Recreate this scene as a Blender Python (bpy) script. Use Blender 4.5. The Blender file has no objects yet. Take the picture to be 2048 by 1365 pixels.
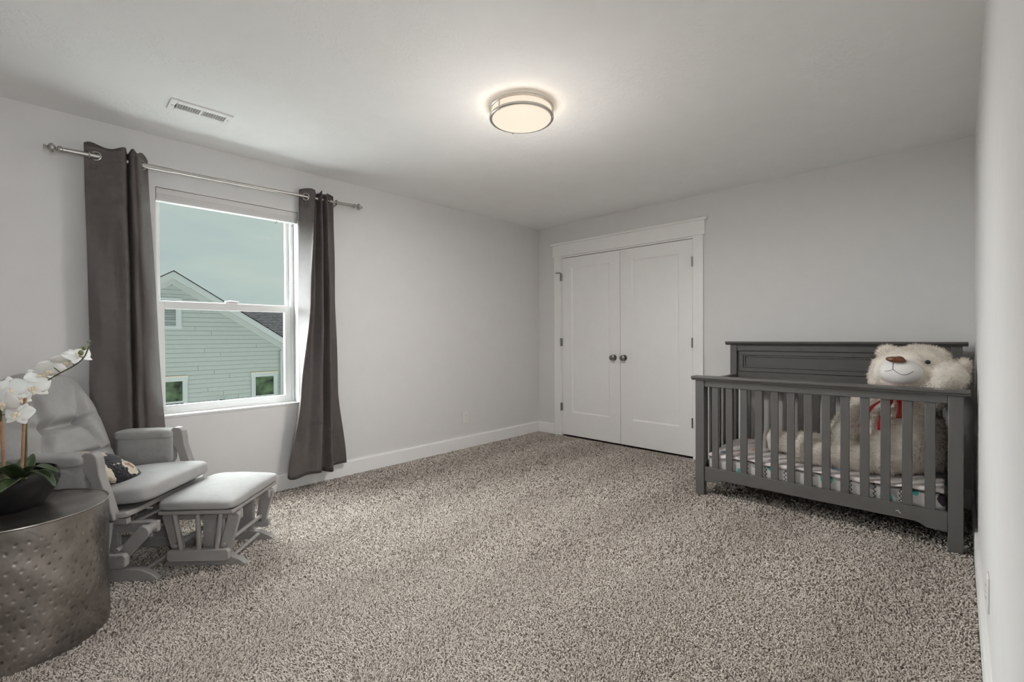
import bpy, bmesh, math, random
import numpy as np
from mathutils import Vector, Matrix, noise as mnoise
random.seed(7)
rng = np.random.default_rng(11)
PI = math.pi
scn = bpy.context.scene
COL = scn.collection

# ------------------------------------------------------------------ camera
FPX = 925.54
cam_d = bpy.data.cameras.new('camera'); cam = bpy.data.objects.new('camera', cam_d); COL.objects.link(cam)
cam_d.sensor_fit = 'HORIZONTAL'; cam_d.sensor_width = 36.0; cam_d.lens = FPX / 2048 * 36.0
cam_d.clip_start = 0.02; cam_d.clip_end = 300
_fw = Vector((-0.69457641, 0.71936538, -0.00877867)); _rt = Vector((0.71941608, 0.69455635, -0.00565511)); _up = Vector((-0.00202919, 0.01024342, 0.99994548))
cam.matrix_world = Matrix(((_rt.x, _up.x, -_fw.x, 0), (_rt.y, _up.y, -_fw.y, 0), (_rt.z, _up.z, -_fw.z, 1.1466), (0, 0, 0, 1)))
scn.camera = cam
# ------------------------------------------------------------------ look, sky, daylight
vs = scn.view_settings
vs.view_transform = 'Standard'; vs.look = 'None'; vs.gamma = 1.0; vs.use_curve_mapping = False
vs.exposure = 0.06
scn.cycles.max_bounces = 10; scn.cycles.diffuse_bounces = 7; scn.cycles.glossy_bounces = 3; scn.cycles.transmission_bounces = 4; scn.cycles.transparent_max_bounces = 8
scn.cycles.use_adaptive_sampling = True; scn.cycles.adaptive_threshold = .07; scn.cycles.adaptive_min_samples = 12
scn.cycles.sample_clamp_indirect = 6.0
scn.cycles.caustics_reflective = False; scn.cycles.caustics_refractive = False

def new_nodes(nt):
    nt.nodes.clear()
    return nt.nodes, nt.links
world = bpy.data.worlds.new('overcast_sky'); scn.world = world; world.use_nodes = True
N, L = new_nodes(world.node_tree)
tc = N.new('ShaderNodeTexCoord'); mp = N.new('ShaderNodeMapping'); mp.inputs['Scale'].default_value = (1.4, 1.4, 5.0)
nz = N.new('ShaderNodeTexNoise'); nz.inputs['Scale'].default_value = 2.3; nz.inputs['Detail'].default_value = 5; nz.inputs['Roughness'].default_value = .5
cr = N.new('ShaderNodeValToRGB')
cr.color_ramp.elements[0].position = .32; cr.color_ramp.elements[0].color = (.49, .555, .575, 1)
cr.color_ramp.elements[1].position = .68; cr.color_ramp.elements[1].color = (.62, .655, .62, 1)
bg = N.new('ShaderNodeBackground'); bg.inputs['Strength'].default_value = .96
wo = N.new('ShaderNodeOutputWorld')
L.new(tc.outputs['Generated'], mp.inputs['Vector']); L.new(mp.outputs['Vector'], nz.inputs['Vector'])
L.new(nz.outputs['Fac'], cr.inputs['Fac']); L.new(cr.outputs['Color'], bg.inputs['Color']); L.new(bg.outputs['Background'], wo.inputs['Surface'])

sun_d = bpy.data.lights.new('hazy_sun', 'SUN'); sun_d.energy = 41.0; sun_d.angle = math.radians(90); sun_d.color = (.97, .95, 1.0)
sun = bpy.data.objects.new('hazy_sun', sun_d); COL.objects.link(sun)
sun.location = (-8, 1, 8)
sun.rotation_euler = Vector((0.60, 0.45, -0.66)).to_track_quat('-Z', 'Y').to_euler()

# ------------------------------------------------------------------ helpers
XL, XR, YB, YF, H = -3.667, 0.073, 4.266, -1.15, 2.44

def tag(o, label=None, cat=None, group=None, kind=None):
    if label: o['label'] = label
    if cat: o['category'] = cat
    if group: o['group'] = group
    if kind: o['kind'] = kind
    return o
def empty(name, loc=(0, 0, 0), rz=0.0, label=None, cat=None, group=None, kind=None):
    o = bpy.data.objects.new(name, None); COL.objects.link(o); o.empty_display_size = .05
    o.location = loc; o.rotation_euler = (0, 0, rz)
    return tag(o, label, cat, group, kind)

MATS = {}
def mat(name, col, rough=.6, metal=0.0, spec=.5, var=0.0, vscale=8.0, bump=0.0, bscale=60.0, bdist=.002, sheen=0.0, coat=0.0, emit=None, estr=0.0, aniso=0.0, bdetail=3.0, sss=0.0):
    m = bpy.data.materials.new(name); m.use_nodes = True; N, L = new_nodes(m.node_tree)
    out = N.new('ShaderNodeOutputMaterial'); b = N.new('ShaderNodeBsdfPrincipled'); L.new(b.outputs['BSDF'], out.inputs['Surface'])
    b.inputs['Base Color'].default_value = (*col, 1); b.inputs['Roughness'].default_value = rough; b.inputs['Metallic'].default_value = metal
    b.inputs['Specular IOR Level'].default_value = spec; b.inputs['Sheen Weight'].default_value = sheen; b.inputs['Coat Weight'].default_value = coat
    b.inputs['Sheen Roughness'].default_value = .4
    b.inputs['Anisotropic'].default_value = aniso
    if sss: b.inputs['Subsurface Weight'].default_value = sss; b.inputs['Subsurface Scale'].default_value = .01
    if emit: b.inputs['Emission Color'].default_value = (*emit, 1); b.inputs['Emission Strength'].default_value = estr
    t = N.new('ShaderNodeTexCoord')
    n = N.new('ShaderNodeTexNoise'); n.inputs['Scale'].default_value = vscale; n.inputs['Detail'].default_value = 3
    L.new(t.outputs['Object'], n.inputs['Vector'])
    r = N.new('ShaderNodeValToRGB'); v = max(var, .012)
    r.color_ramp.elements[0].position = .3; r.color_ramp.elements[1].position = .7
    r.color_ramp.elements[0].color = (*[c * (1 - v) for c in col], 1); r.color_ramp.elements[1].color = (*[min(1, c * (1 + v)) for c in col], 1)
    L.new(n.outputs['Fac'], r.inputs['Fac']); L.new(r.outputs['Color'], b.inputs['Base Color'])
    if bump:
        n2 = N.new('ShaderNodeTexNoise'); n2.inputs['Scale'].default_value = bscale; n2.inputs['Detail'].default_value = bdetail
        L.new(t.outputs['Object'], n2.inputs['Vector'])
        bp = N.new('ShaderNodeBump'); bp.inputs['Strength'].default_value = bump; bp.inputs['Distance'].default_value = bdist
        L.new(n2.outputs['Fac'], bp.inputs['Height']); L.new(bp.outputs['Normal'], b.inputs['Normal'])
    MATS[name] = m
    return m
def nodes_of(m):
    nt = m.node_tree
    b = [n for n in nt.nodes if n.type == 'BSDF_PRINCIPLED'][0]
    return nt.nodes, nt.links, b

class MB:
    """collects geometry for ONE mesh object"""
    def __init__(s): s.v = []; s.f = []
    def add(s, vs_, fs_):
        o = len(s.v); s.v += [tuple(p) for p in vs_]; s.f += [tuple(i + o for i in q) for q in fs_]; return s
    def box(s, lo, hi, M=None):
        x0, y0, z0 = lo; x1, y1, z1 = hi
        V = [(x0, y0, z0), (x1, y0, z0), (x1, y1, z0), (x0, y1, z0), (x0, y0, z1), (x1, y0, z1), (x1, y1, z1), (x0, y1, z1)]
        if M: V = [M @ Vector(p) for p in V]
        return s.add(V, [(0, 3, 2, 1), (4, 5, 6, 7), (0, 1, 5, 4), (1, 2, 6, 5), (2, 3, 7, 6), (3, 0, 4, 7)])
    def prism(s, poly, axis, a, b, M=None):
        """poly: 2D outline; axis 'x' -> (y,z), 'y' -> (x,z), 'z' -> (x,y)"""
        def P(p, t):
            q = {'x': (t, p[0], p[1]), 'y': (p[0], t, p[1]), 'z': (p[0], p[1], t)}[axis]
            return M @ Vector(q) if M else q
        n = len(poly)
        V = [P(p, a) for p in poly] + [P(p, b) for p in poly]
        F = [tuple(range(n))[::-1], tuple(range(n, 2 * n))] + [(i, (i + 1) % n, n + (i + 1) % n, n + i) for i in range(n)]
        return s.add(V, F)
    def tube(s, path, rad, seg=10, flat=1.0):
        path = [Vector(p) for p in path]; n = len(path)
        rad = list(rad) if hasattr(rad, '__len__') else [rad] * n
        d0 = (path[1] - path[0]).normalized(); a = Vector((0, 0, 1)) if abs(d0.z) < .9 else Vector((1, 0, 0))
        u = d0.cross(a).normalized(); V = []; F = []
        for i, p in enumerate(path):
            d = (path[min(i + 1, n - 1)] - path[max(i - 1, 0)]).normalized()
            u = (u - d * u.dot(d)).normalized(); w = d.cross(u)
            for k in range(seg):
                t = 2 * PI * k / seg; V.append(p + u * (math.cos(t) * rad[i]) + w * (math.sin(t) * rad[i] * flat))
        for i in range(n - 1):
            for k in range(seg):
                k2 = (k + 1) % seg; F.append((i * seg + k, i * seg + k2, (i + 1) * seg + k2, (i + 1) * seg + k))
        F.append(tuple(range(seg))[::-1]); F.append(tuple((n - 1) * seg + k for k in range(seg)))
        return s.add(V, F)
    def lathe(s, prof, c=(0, 0, 0), seg=32, M=None):
        V = []; F = []; n = len(prof)
        for r, z in prof:
            for k in range(seg):
                t = 2 * PI * k / seg; p = Vector((r * math.cos(t), r * math.sin(t), z))
                p = (M @ p) if M else p
                V.append(p + Vector(c))
        for i in range(n - 1):
            for k in range(seg):
                k2 = (k + 1) % seg; F.append((i * seg + k, i * seg + k2, (i + 1) * seg + k2, (i + 1) * seg + k))
        if prof[0][0] > 1e-6: F.append(tuple(range(seg))[::-1])
        if prof[-1][0] > 1e-6: F.append(tuple((n - 1) * seg + k for k in range(seg)))
        return s.add(V, F)
    def torus(s, c, R, r, M=None, seg=28, sub=8):
        V = []; F = []
        for i in range(seg):
            t = 2 * PI * i / seg
            for k in range(sub):
                q = 2 * PI * k / sub
                p = Vector(((R + r * math.cos(q)) * math.cos(t), (R + r * math.cos(q)) * math.sin(t), r * math.sin(q)))
                V.append(((M @ p) if M else p) + Vector(c))
        for i in range(seg):
            for k in range(sub):
                i2 = (i + 1) % seg; k2 = (k + 1) % sub
                F.append((i * sub + k, i2 * sub + k, i2 * sub + k2, i * sub + k2))
        return s.add(V, F)
    def ball(s, c, rr, seg=24, rings=14, M=None):
        rr = rr if hasattr(rr, '__len__') else (rr,) * 3
        V = []; F = []
        for i in range(rings + 1):
            a = PI * i / rings - PI / 2
            for k in range(seg):
                t = 2 * PI * k / seg
                p = Vector((rr[0] * math.cos(a) * math.cos(t), rr[1] * math.cos(a) * math.sin(t), rr[2] * math.sin(a)))
                V.append(((M @ p) if M else p) + Vector(c))
        for i in range(rings):
            for k in range(seg):
                k2 = (k + 1) % seg; F.append((i * seg + k, i * seg + k2, (i + 1) * seg + k2, (i + 1) * seg + k))
        return s.add(V, F)
    def surf(s, fn, nu, nv, closed_u=False):
        V = [fn(i / (nu if closed_u else nu - 1), j / (nv - 1)) for j in range(nv) for i in range(nu)]
        F = []
        for j in range(nv - 1):
            for i in range(nu if closed_u else nu - 1):
                i2 = (i + 1) % nu; F.append((j * nu + i, j * nu + i2, (j + 1) * nu + i2, (j + 1) * nu + i))
        return s.add(V, F)
    def build(s, name, m, parent=None, smooth=True, bevel=0.0, seg=2, solid=0.0, sub=0, angle=.6, fix=True, **tags):
        me = bpy.data.meshes.new(name); me.from_pydata([tuple(p) for p in s.v], [], s.f)
        if fix or solid:
            bm = bmesh.new(); bm.from_mesh(me)
            bmesh.ops.remove_doubles(bm, verts=bm.verts, dist=1e-6)
            bmesh.ops.recalc_face_normals(bm, faces=bm.faces)
            bm.to_mesh(me); bm.free()
        me.materials.append(MATS[m] if isinstance(m, str) else m)
        if smooth:
            me.shade_smooth()
            if not sub: me.set_sharp_from_angle(angle=angle)
        o = bpy.data.objects.new(name, me); COL.objects.link(o)
        if parent: o.parent = parent
        if solid:
            md = o.modifiers.new('thick', 'SOLIDIFY'); md.thickness = solid; md.offset = 0
        if bevel:
            md = o.modifiers.new('bevel', 'BEVEL'); md.width = bevel; md.segments = seg; md.limit_method = 'ANGLE'; md.angle_limit = .6; md.harden_normals = False
        if sub:
            md = o.modifiers.new('sub', 'SUBSURF'); md.levels = sub; md.render_levels = sub
        tag(o, **tags)
        return o
def copy_obj(o, parent=None, loc=None, name=None):
    c = o.copy(); COL.objects.link(c)
    if parent: c.parent = parent
    if loc is not None: c.location = loc
    return c
def smooth(t): t = max(0, min(1, t)); return t * t * (3 - 2 * t)
def catmull(P, t):
    n = len(P) - 1; x = max(0, min(.999999, t)) * n; i = int(x); f = x - i
    p0, p1, p2, p3 = [np.array(P[max(0, min(n, i + k))], float) for k in (-1, 0, 1, 2)]
    return .5 * ((2 * p1) + (p2 - p0) * f + (2 * p0 - 5 * p1 + 4 * p2 - p3) * f * f + (3 * p1 - p0 - 3 * p2 + p3) * f ** 3)

# ------------------------------------------------------------------ materials
mat('wall_paint', (.735, .727, .720), .75, bump=.12, bscale=90, bdist=.0015, spec=.25)
mat('ceiling_paint', (.86, .86, .855), .85, spec=.2)
mat('white_trim', (.88, .875, .865), .38, spec=.4)
mat('white_vinyl', (.74, .74, .735), .35, spec=.4)
mat('shade_fabric', (.70, .69, .68), .8)
mat('brushed_nickel', (.50, .485, .46), .34, metal=1.0, var=.06, vscale=40)
mat('dark_nickel', (.30, .29, .275), .30, metal=1.0, var=.06, vscale=40)
mat('black_gap', (.02, .02, .02), .9)
mat('curtain_cloth', (.115, .101, .096), .48, sheen=.02, spec=.22, var=.05, vscale=30, bump=.08, bscale=400, bdist=.0005)
mat('crib_paint', (.116, .111, .107), .42, var=.03, spec=.45)
mat('chip_white', (.75, .74, .72), .6)
mat('glider_paint', (.33, .315, .305), .42, var=.03)
mat('glider_fabric', (.37, .365, .358), .72, sheen=.08, spec=.3, var=.09, vscale=9, bump=.35, bscale=11, bdist=.014)
mat('bolt_steel', (.45, .45, .45), .25, metal=1.0)
mat('bear_fur', (.90, .84, .755), .9, sheen=.35, var=.09, vscale=14, bump=.9, bscale=95, bdist=.012, bdetail=6, spec=.1)
mat('bear_muzzle', (.80, .78, .76), .8, sheen=.3, bump=.3, bscale=150, bdist=.003)
mat('bear_nose', (.15, .06, .025), .35, var=.3, vscale=40, spec=.6)
mat('bear_eye', (.01, .01, .01), .08, spec=.8)
mat('red_ribbon', (.52, .02, .018), .35, sheen=.2)
mat('stitch', (.03, .02, .02), .7)
mat('bowl_black', (.010, .010, .010), .48, spec=.3, var=.5, vscale=12, bump=.2, bscale=30, bdist=.002)
mat('moss', (.06, .07, .03), .9, var=.5, vscale=60)
mat('orchid_white', (.94, .925, .90), .5, sss=.15, sheen=.1)
mat('orchid_lip', (.86, .76, .60), .5, var=.15, vscale=60)
mat('orchid_leaf', (.055, .085, .035), .36, var=.25, vscale=12)
mat('orchid_stem', (.09, .09, .045), .5, var=.2, vscale=50)
mat('bud_green', (.16, .19, .07), .45, var=.2, vscale=40)
mat('bamboo', (.36, .21, .11), .6, var=.2, vscale=60)
mat('outlet_white', (.78, .77, .75), .3)
mat('slot_dark', (.03, .03, .03), .6)
mat('siding', (.235, .258, .240), .6, var=.02)
mat('house_trim', (.238, .258, .248), .55)
mat('house_gap', (.10, .105, .10), .8)
mat('drip_metal', (.42, .33, .20), .6)
mat('shingle', (.017, .0165, .017), .9, spec=.1, var=.6, vscale=9, bump=.6, bscale=14, bdist=.02)
mat('house_glass', (.032, .052, .025), .10, spec=.6, var=.95, vscale=3.2)  # green mottling painted in, stands in for a lawn reflected in the glass
mat('house_dark', (.012, .016, .015), .15)
mat('bounce_ground', (.56, .56, .55), .9, var=.1, vscale=1)
mat('warm_diffuser', (.06, .055, .05), .5, spec=.2, emit=(1.0, .86, .69), estr=.90)
mat('vent_white', (.80, .79, .78), .4)
mat('duct_dark', (.09, .09, .09), .7)

# window glass: tinted, see-through, faint reflection
m = bpy.data.materials.new('window_glass'); m.use_nodes = True; N, L = new_nodes(m.node_tree); MATS['window_glass'] = m
o_ = N.new('ShaderNodeOutputMaterial'); mx = N.new('ShaderNodeMixShader'); tr = N.new('ShaderNodeBsdfTransparent'); gl = N.new('ShaderNodeBsdfGlossy'); fr = N.new('ShaderNodeFresnel')
tr.inputs['Color'].default_value = (.925, .972, .945, 1); gl.inputs['Roughness'].default_value = .02; fr.inputs['IOR'].default_value = 1.025
L.new(fr.outputs[0], mx.inputs[0]); L.new(tr.outputs[0], mx.inputs[1]); L.new(gl.outputs[0], mx.inputs[2]); L.new(mx.outputs[0], o_.inputs['Surface'])

# ceiling: knock-down plaster relief
N, L, b = nodes_of(MATS['ceiling_paint'])
t = N.new('ShaderNodeTexCoord'); n1 = N.new('ShaderNodeTexNoise'); n1.inputs['Scale'].default_value = 24; n1.inputs['Detail'].default_value = 5; n1.inputs['Distortion'].default_value = 1.6
r1 = N.new('ShaderNodeValToRGB'); r1.color_ramp.elements[0].position = .5; r1.color_ramp.elements[1].position = .62
n2 = N.new('ShaderNodeTexNoise'); n2.inputs['Scale'].default_value = 2.2; r2 = N.new('ShaderNodeValToRGB'); r2.color_ramp.elements[0].position = .42; r2.color_ramp.elements[1].position = .66
mu = N.new('ShaderNodeMath'); mu.operation = 'MULTIPLY'; bp = N.new('ShaderNodeBump'); bp.inputs['Strength'].default_value = .35; bp.inputs['Distance'].default_value = .004
L.new(t.outputs['Object'], n1.inputs['Vector']); L.new(t.outputs['Object'], n2.inputs['Vector']); L.new(n1.outputs['Fac'], r1.inputs['Fac']); L.new(n2.outputs['Fac'], r2.inputs['Fac'])
L.new(r1.outputs['Color'], mu.inputs[0]); L.new(r2.outputs['Color'], mu.inputs[1]); L.new(mu.outputs[0], bp.inputs['Height']); L.new(bp.outputs['Normal'], b.inputs['Normal'])

# carpet yarn: colour jitter and painted nap shading stored per yarn
mat('carpet_yarn', (.42, .375, .335), .9, spec=.1)
N, L, b = nodes_of(MATS['carpet_yarn'])
at = N.new('ShaderNodeAttribute'); at.attribute_name = 'yarn'; r1 = N.new('ShaderNodeValToRGB')
r1.color_ramp.elements[0].color = (.37, .325, .285, 1); r1.color_ramp.elements[1].color = (.72, .66, .60, 1)
L.new(at.outputs['Fac'], r1.inputs['Fac']); L.new(r1.outputs['Color'], b.inputs['Base Color'])
mat('carpet_base', (.28, .243, .212), .95, spec=.05, var=.2, vscale=120, bump=.5, bscale=160, bdist=.006)

# ------------------------------------------------------------------ room shell
S = dict(kind='structure')
fl = MB().box((XL, YF, -.12), (XR, YB + .75, -.006)).build('floor', 'carpet_base', smooth=False, **S)
MB().box((XL - .2, YF - .15, H), (XR + 1.5, YB + .8, H + .15)).build('ceiling', 'ceiling_paint', smooth=False, **S)
WY0, WY1, WZ0, WZ1 = .550, 1.428, .634, 2.115
w = MB(); xo = XL - .17
w.box((xo, YF - .15, -.12), (XL, WY0, H)); w.box((xo, WY1, -.12), (XL, YB + .12, H))
w.box((xo, WY0, -.12), (XL, WY1, WZ0)); w.box((xo, WY0, WZ1), (XL, WY1, H))
w.build('wall_left', 'wall_paint', smooth=False, fix=False, **S)
DX0, DX1, DZ = -3.312, -1.778, 2.056          # closet opening
w = MB(); w.box((XL, YB, -.12), (DX0 - .02, YB + .12, H)); w.box((DX1 + .02, YB, -.12), (XR, YB + .12, H)); w.box((DX0 - .02, YB, DZ + .02), (DX1 + .02, YB + .12, H))
w.build('wall_back', 'wall_paint', smooth=False, fix=False, **S)
w = MB(); w.box((XL, YB + .62, -.12), (XR, YB + .75, H)); w.box((XL, YB + .12, -.12), (XL + .05, YB + .62, H)); w.box((XR - .05, YB + .12, -.12), (XR, YB + .62, H))
w.build('wall_closet', 'wall_paint', smooth=False, fix=False, **S)
# right wall with the doorway the picture is taken from (y -0.42 .. 0.48), hall beyond it
w = MB(); w.box((XR, .48, -.12), (XR + .12, YB + .12, H)); w.box((XR, YF - .15, -.12), (XR + .12, -.42, H)); w.box((XR, -.42, 2.06), (XR + .12, .48, H))
w.build('wall_right', 'wall_paint', smooth=False, fix=False, **S)
MB().box((XL, YF - .15, -.12), (XR, YF, H)).build('wall_front', 'wall_paint', smooth=False, **S)
w = MB(); w.box((XR + 1.3, YF - .15, -.12), (XR + 1.42, 1.2, H)); w.box((XR + .12, 1.1, -.12), (XR + 1.3, 1.2, H)); w.box((XR + .12, YF - .15, -.12), (XR + 1.3, YF, H))
w.build('wall_hall', 'wall_paint', smooth=False, fix=False, **S)
MB().box((XR, YF, -.12), (XR + 1.3, 1.1, -.004)).build('floor_hall', 'carpet_base', smooth=False, **S)

def base_prof(): return [(0, 0), (.014, 0), (.014, .112), (.010, .124), (0, .124)]
w = MB(); w.prism([(XL + a, z) for a, z in base_prof()], 'y', YF, YB); w.build('baseboard_left', 'white_trim', smooth=False, **S)
w = MB(); w.prism([(YB - a, z) for a, z in base_prof()], 'x', XL + .014, DX0 - .105); w.build('baseboard_back', 'white_trim', smooth=False, **S)
w = MB(); w.prism([(YB - a, z) for a, z in base_prof()], 'x', DX1 + .105, XR - .014); w.build('baseboard_back', 'white_trim', smooth=False, **S)
w = MB(); w.prism([(XR - a, z) for a, z in base_prof()], 'y', .58, YB); w.build('baseboard_right', 'white_trim', smooth=False, **S)
w = MB(); w.prism([(YF + a, z) for a, z in base_prof()], 'x', XL + .014, XR); w.build('baseboard_front', 'white_trim', smooth=False, **S)

# ------------------------------------------------------------------ closet: casing and two doors
tr1 = empty('trim_1', (0, YB, 0), kind='structure')
def lb(name, lo, hi, m, parent, bevel=.0015, **k):
    return MB().box(lo, hi).build(name, m, parent, bevel=bevel, **k)
lb('side_casing', (DX0 - .100, -.018, 0), (DX0 - .004, 0, 2.072), 'white_trim', tr1)
lb('side_casing', (DX1 + .004, -.018, 0), (DX1 + .100, 0, 2.072), 'white_trim', tr1)
lb('head_casing', (DX0 - .116, -.024, 2.072), (DX1 + .116, 0, 2.205), 'white_trim', tr1)
lb('cap_moulding', (DX0 - .138, -.040, 2.205), (DX1 + .138, 0, 2.226), 'white_trim', tr1)
lb('jamb', (DX0 - .0195, .0005, 0), (DX0 + .002, .119, DZ + .0195), 'white_trim', tr1)
lb('jamb', (DX1 - .002, .0005, 0), (DX1 + .0195, .119, DZ + .0195), 'white_trim', tr1)
lb('jamb', (DX0 + .002, .0005, DZ), (DX1 - .002, .119, DZ + .0195), 'white_trim', tr1)

def closet_door(name, x0, x1, knob_x, hinge_x, hs):
    d = empty(name, ((x0 + x1) / 2, YB + .004, .018), kind='structure')
    hw = (x1 - x0) / 2; Hd = DZ - .006 - .018; st = .128; bt = .262; tp = .118
    s = MB()                                   # one-panel slab: rails and stiles round a recessed field
    s.box((-hw, 0, 0), (hw, .034, bt)); s.box((-hw, 0, Hd - tp), (hw, .034, Hd)); s.box((-hw, 0, bt), (-hw + st, .034, Hd - tp)); s.box((hw - st, 0, bt), (hw, .034, Hd - tp))
    s.build('frame', 'white_trim', d, smooth=False, fix=False)
    p = MB(); a0, a1, c0, c1 = -hw + st, hw - st, bt, Hd - tp; q = .014; dy = .009
    V = [(a0, 0, c0), (a1, 0, c0), (a1, 0, c1), (a0, 0, c1), (a0 + q, dy, c0 + q), (a1 - q, dy, c0 + q), (a1 - q, dy, c1 - q), (a0 + q, dy, c1 - q)]
    V += [(x, .03, z) for x, y, z in V[:4]]
    p.add(V, [(0, 1, 5, 4), (1, 2, 6, 5), (2, 3, 7, 6), (3, 0, 4, 7), (4, 5, 6, 7), (8, 11, 10, 9), (0, 8, 9, 1), (1, 9, 10, 2), (2, 10, 11, 3), (3, 11, 8, 0)])
    p.build('panel', 'white_trim', d, smooth=False)
    R = Matrix.Rotation(PI / 2, 4, 'X')        # lathe axis -> -y
    kx = knob_x - (x0 + x1) / 2
    k = MB().lathe([(.012, .004), (.011, .018), (.016, .026), (.026, .034), (.0295, .046), (.027, .058), (.016, .064), (0, .065)], (kx, 0, .905), 28, R).build('knob', 'dark_nickel', d)
    MB().lathe([(.031, 0), (.031, .004), (.026, .009), (.012, .010)], (kx, 0, .905), 28, R).build('rosette', 'dark_nickel', k)
    for i, z in enumerate((.318, 1.065, 1.818)):
        hx = hinge_x - (x0 + x1) / 2
        h = MB().tube([(hx, -.026, z - .046), (hx, -.026, z + .046)], .0068, 10).box((hx - .002, -.026, z - .044), (hx + .002, .001, z + .044)).box((hx - .010, -.0015, z - .044), (hx + .010, .0006, z + .044)).build('hinge', 'dark_nickel', d)
        if hs and i == 2:
            MB().tube([(hx, -.026, z + .048), (hx - .02, -.035, z + .05), (hx - .045, -.045, z + .047)], .0045, 8).ball((hx - .047, -.046, z + .047), .009, 10, 8).build('hinge_stop', 'dark_nickel', h)
    return d
mid = (DX0 + DX1) / 2 - .003
closet_door('door_1', DX0 + .006, mid - .0025, -2.622, DX0 - .002, True)
closet_door('door_2', mid + .0025, DX1 - .006, -2.500, DX1 + .000, False)

# ------------------------------------------------------------------ window
win = empty('window_1', (XL, 0, 0), kind='structure')
def ring(name, y0, y1, z0, z1, x0, x1, wl, wr, wb, wt, parent, m='white_vinyl', bevel=.002):
    s = MB(); s.box((x0, y0, z0), (x1, y0 + wl, z1)); s.box((x0, y1 - wr, z0), (x1, y1, z1)); s.box((x0, y0 + wl, z0), (x1, y1 - wr, z0 + wb)); s.box((x0, y0 + wl, z1 - wt), (x1, y1 - wr, z1))
    return s.build(name, m, parent, bevel=bevel, fix=False)
ring('frame', WY0 + .001, WY1 - .001, .650, WZ1 - .001, -.168, -.088, .022, .022, .022, .030, win)
us = ring('upper_sash', .571, 1.408, 1.362, 2.086, -.158, -.128, .018, .026, .040, .030, win)
MB().box((-.146, .587, 1.40), (-.141, 1.384, 2.058)).build('pane', 'window_glass', us, smooth=False)
ls = ring('lower_sash', .568, 1.404, .671, 1.396, -.124, -.090, .036, .046, .034, .050, win)
MB().box((-.110, .602, .703), (-.105, 1.360, 1.348)).build('pane', 'window_glass', ls, smooth=False)
lk = MB().box((-.118, .955, 1.396), (-.092, 1.035, 1.402)).build('sash_lock', 'white_vinyl', ls, bevel=.002)
MB().tube([(-.106, .955, 1.407), (-.102, .99, 1.411), (-.088, 1.04, 1.407)], [.006, .009, .005], 8).build('lever', 'white_vinyl', lk)
MB().box((-.090, WY0 + .001, WZ0 + .0005), (.003, WY1 - .001, .652)).build('sill', 'white_vinyl', win, bevel=.003)

sh = empty('window_shade', (XL, .989, 2.03), label='pale grey cellular shade pulled all the way up at the window top', cat='window shade')
lb('headrail', (-.052, -.4355, .045), (-.003, .4355, .082), 'shade_fabric', sh)
lb('bottom_rail', (-.050, -.4350, 0), (-.004, .4350, .020), 'shade_fabric', sh)
for k in range(4):
    lb('pleat', (-.049, -.434, .0203 + k * .0062), (-.0035, .434, .0262 + k * .0062), 'shade_fabric', sh, bevel=.001)
for y in (.29, .41):
    MB().tube([(-.02, y, 0), (-.018, y + .003, -.012), (-.012, y - .012, -.026)], .0015, 6).build('pull_cord', 'slot_dark', sh)

# ------------------------------------------------------------------ curtain rod
RX = .100
rod = empty('curtain_rod', (XL + RX, .98, 2.20), label='brushed nickel curtain rod with ball finials above the window', cat='curtain rod')
def rz(y): return 2.196 + (y - .135) * .0185 - 2.20
def rp(y): return (0, y - .98, rz(y))
MB().tube([rp(.115), rp(.62)], .0138, 16).build('rod', 'brushed_nickel', rod)
MB().tube([rp(.60), rp(1.86)], .0112, 16).build('rod', 'brushed_nickel', rod)
for y, sgn in ((.115, -1), (1.848, 1)):
    R = Matrix.Rotation(-sgn * PI / 2, 4, 'X')
    fp = [(.0145, -.012), (.0185, -.008), (.0185, .004), (.015, .012), (.0085, .016), (.0085, .019), (.0160, .024), (.0235, .031), (.0262, .040), (.0235, .049), (.0155, .056), (.0080, .060), (.0068, .066), (.0108, .069), (.0120, .074), (.0100, .079), (0, .080)]
    MB().lathe([(r, q * (.82 if q > 0 else 1)) for r, q in fp], rp(y), 24, R).build('finial', 'brushed_nickel', rod)
for y in (.235, 1.69):
    b_ = MB(); x, yy, z = rp(y); b_.box((-RX, yy - .012, z - .035), (-RX + .006, yy + .012, z + .035)).tube([(-RX + .003, yy, z - .02), (-.01, yy, z - .02)], .006, 8).torus((0, yy, z), .018, .004, Matrix.Rotation(PI / 2, 4, 'X'), 20, 6)
    b_.build('bracket', 'brushed_nickel', rod)

# ------------------------------------------------------------------ curtains
def curtain(label, levels, grommets, y_mid, hem):
    zs = [l[0] for l in levels]
    root = empty('curtain', (XL, y_mid, 0), label=label, cat='curtain', group='grommet curtains at the window')
    def fn(u, v):
        z = zs[0] + (zs[-1] - zs[0]) * v
        k = max(i for i in range(len(zs)) if zs[i] >= z - 1e-6); k = min(k, len(zs) - 2)
        f = (zs[k] - z) / (zs[k] - zs[k + 1]); f = smooth(f) * .5 + f * .5
        a = catmull(levels[k][1], u); c = catmull(levels[k + 1][1], u); p = a * (1 - f) + c * f
        dz = 0
        if v < .001: dz = .012 * math.sin(u * 23)
        if v > .92: dz = hem(u) * (v - .92) / .08
        wob = .004 * math.sin(z * 9 + u * 17) * min(1, v * 6)
        return (p[1] + wob, p[0] - y_mid, z + dz)
    MB().surf(fn, 120, 70).build('cloth', 'curtain_cloth', root, solid=.003, fix=False, angle=3.0)
    for y, off, ang in grommets:
        M = Matrix.Rotation(ang, 4, 'Z') @ Matrix.Rotation(PI / 2, 4, 'Y')
        MB().torus((off, y - y_mid, 2.20 + rz(y)), .0235, .0045, M).build('grommet', 'brushed_nickel', root)
    return root
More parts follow.
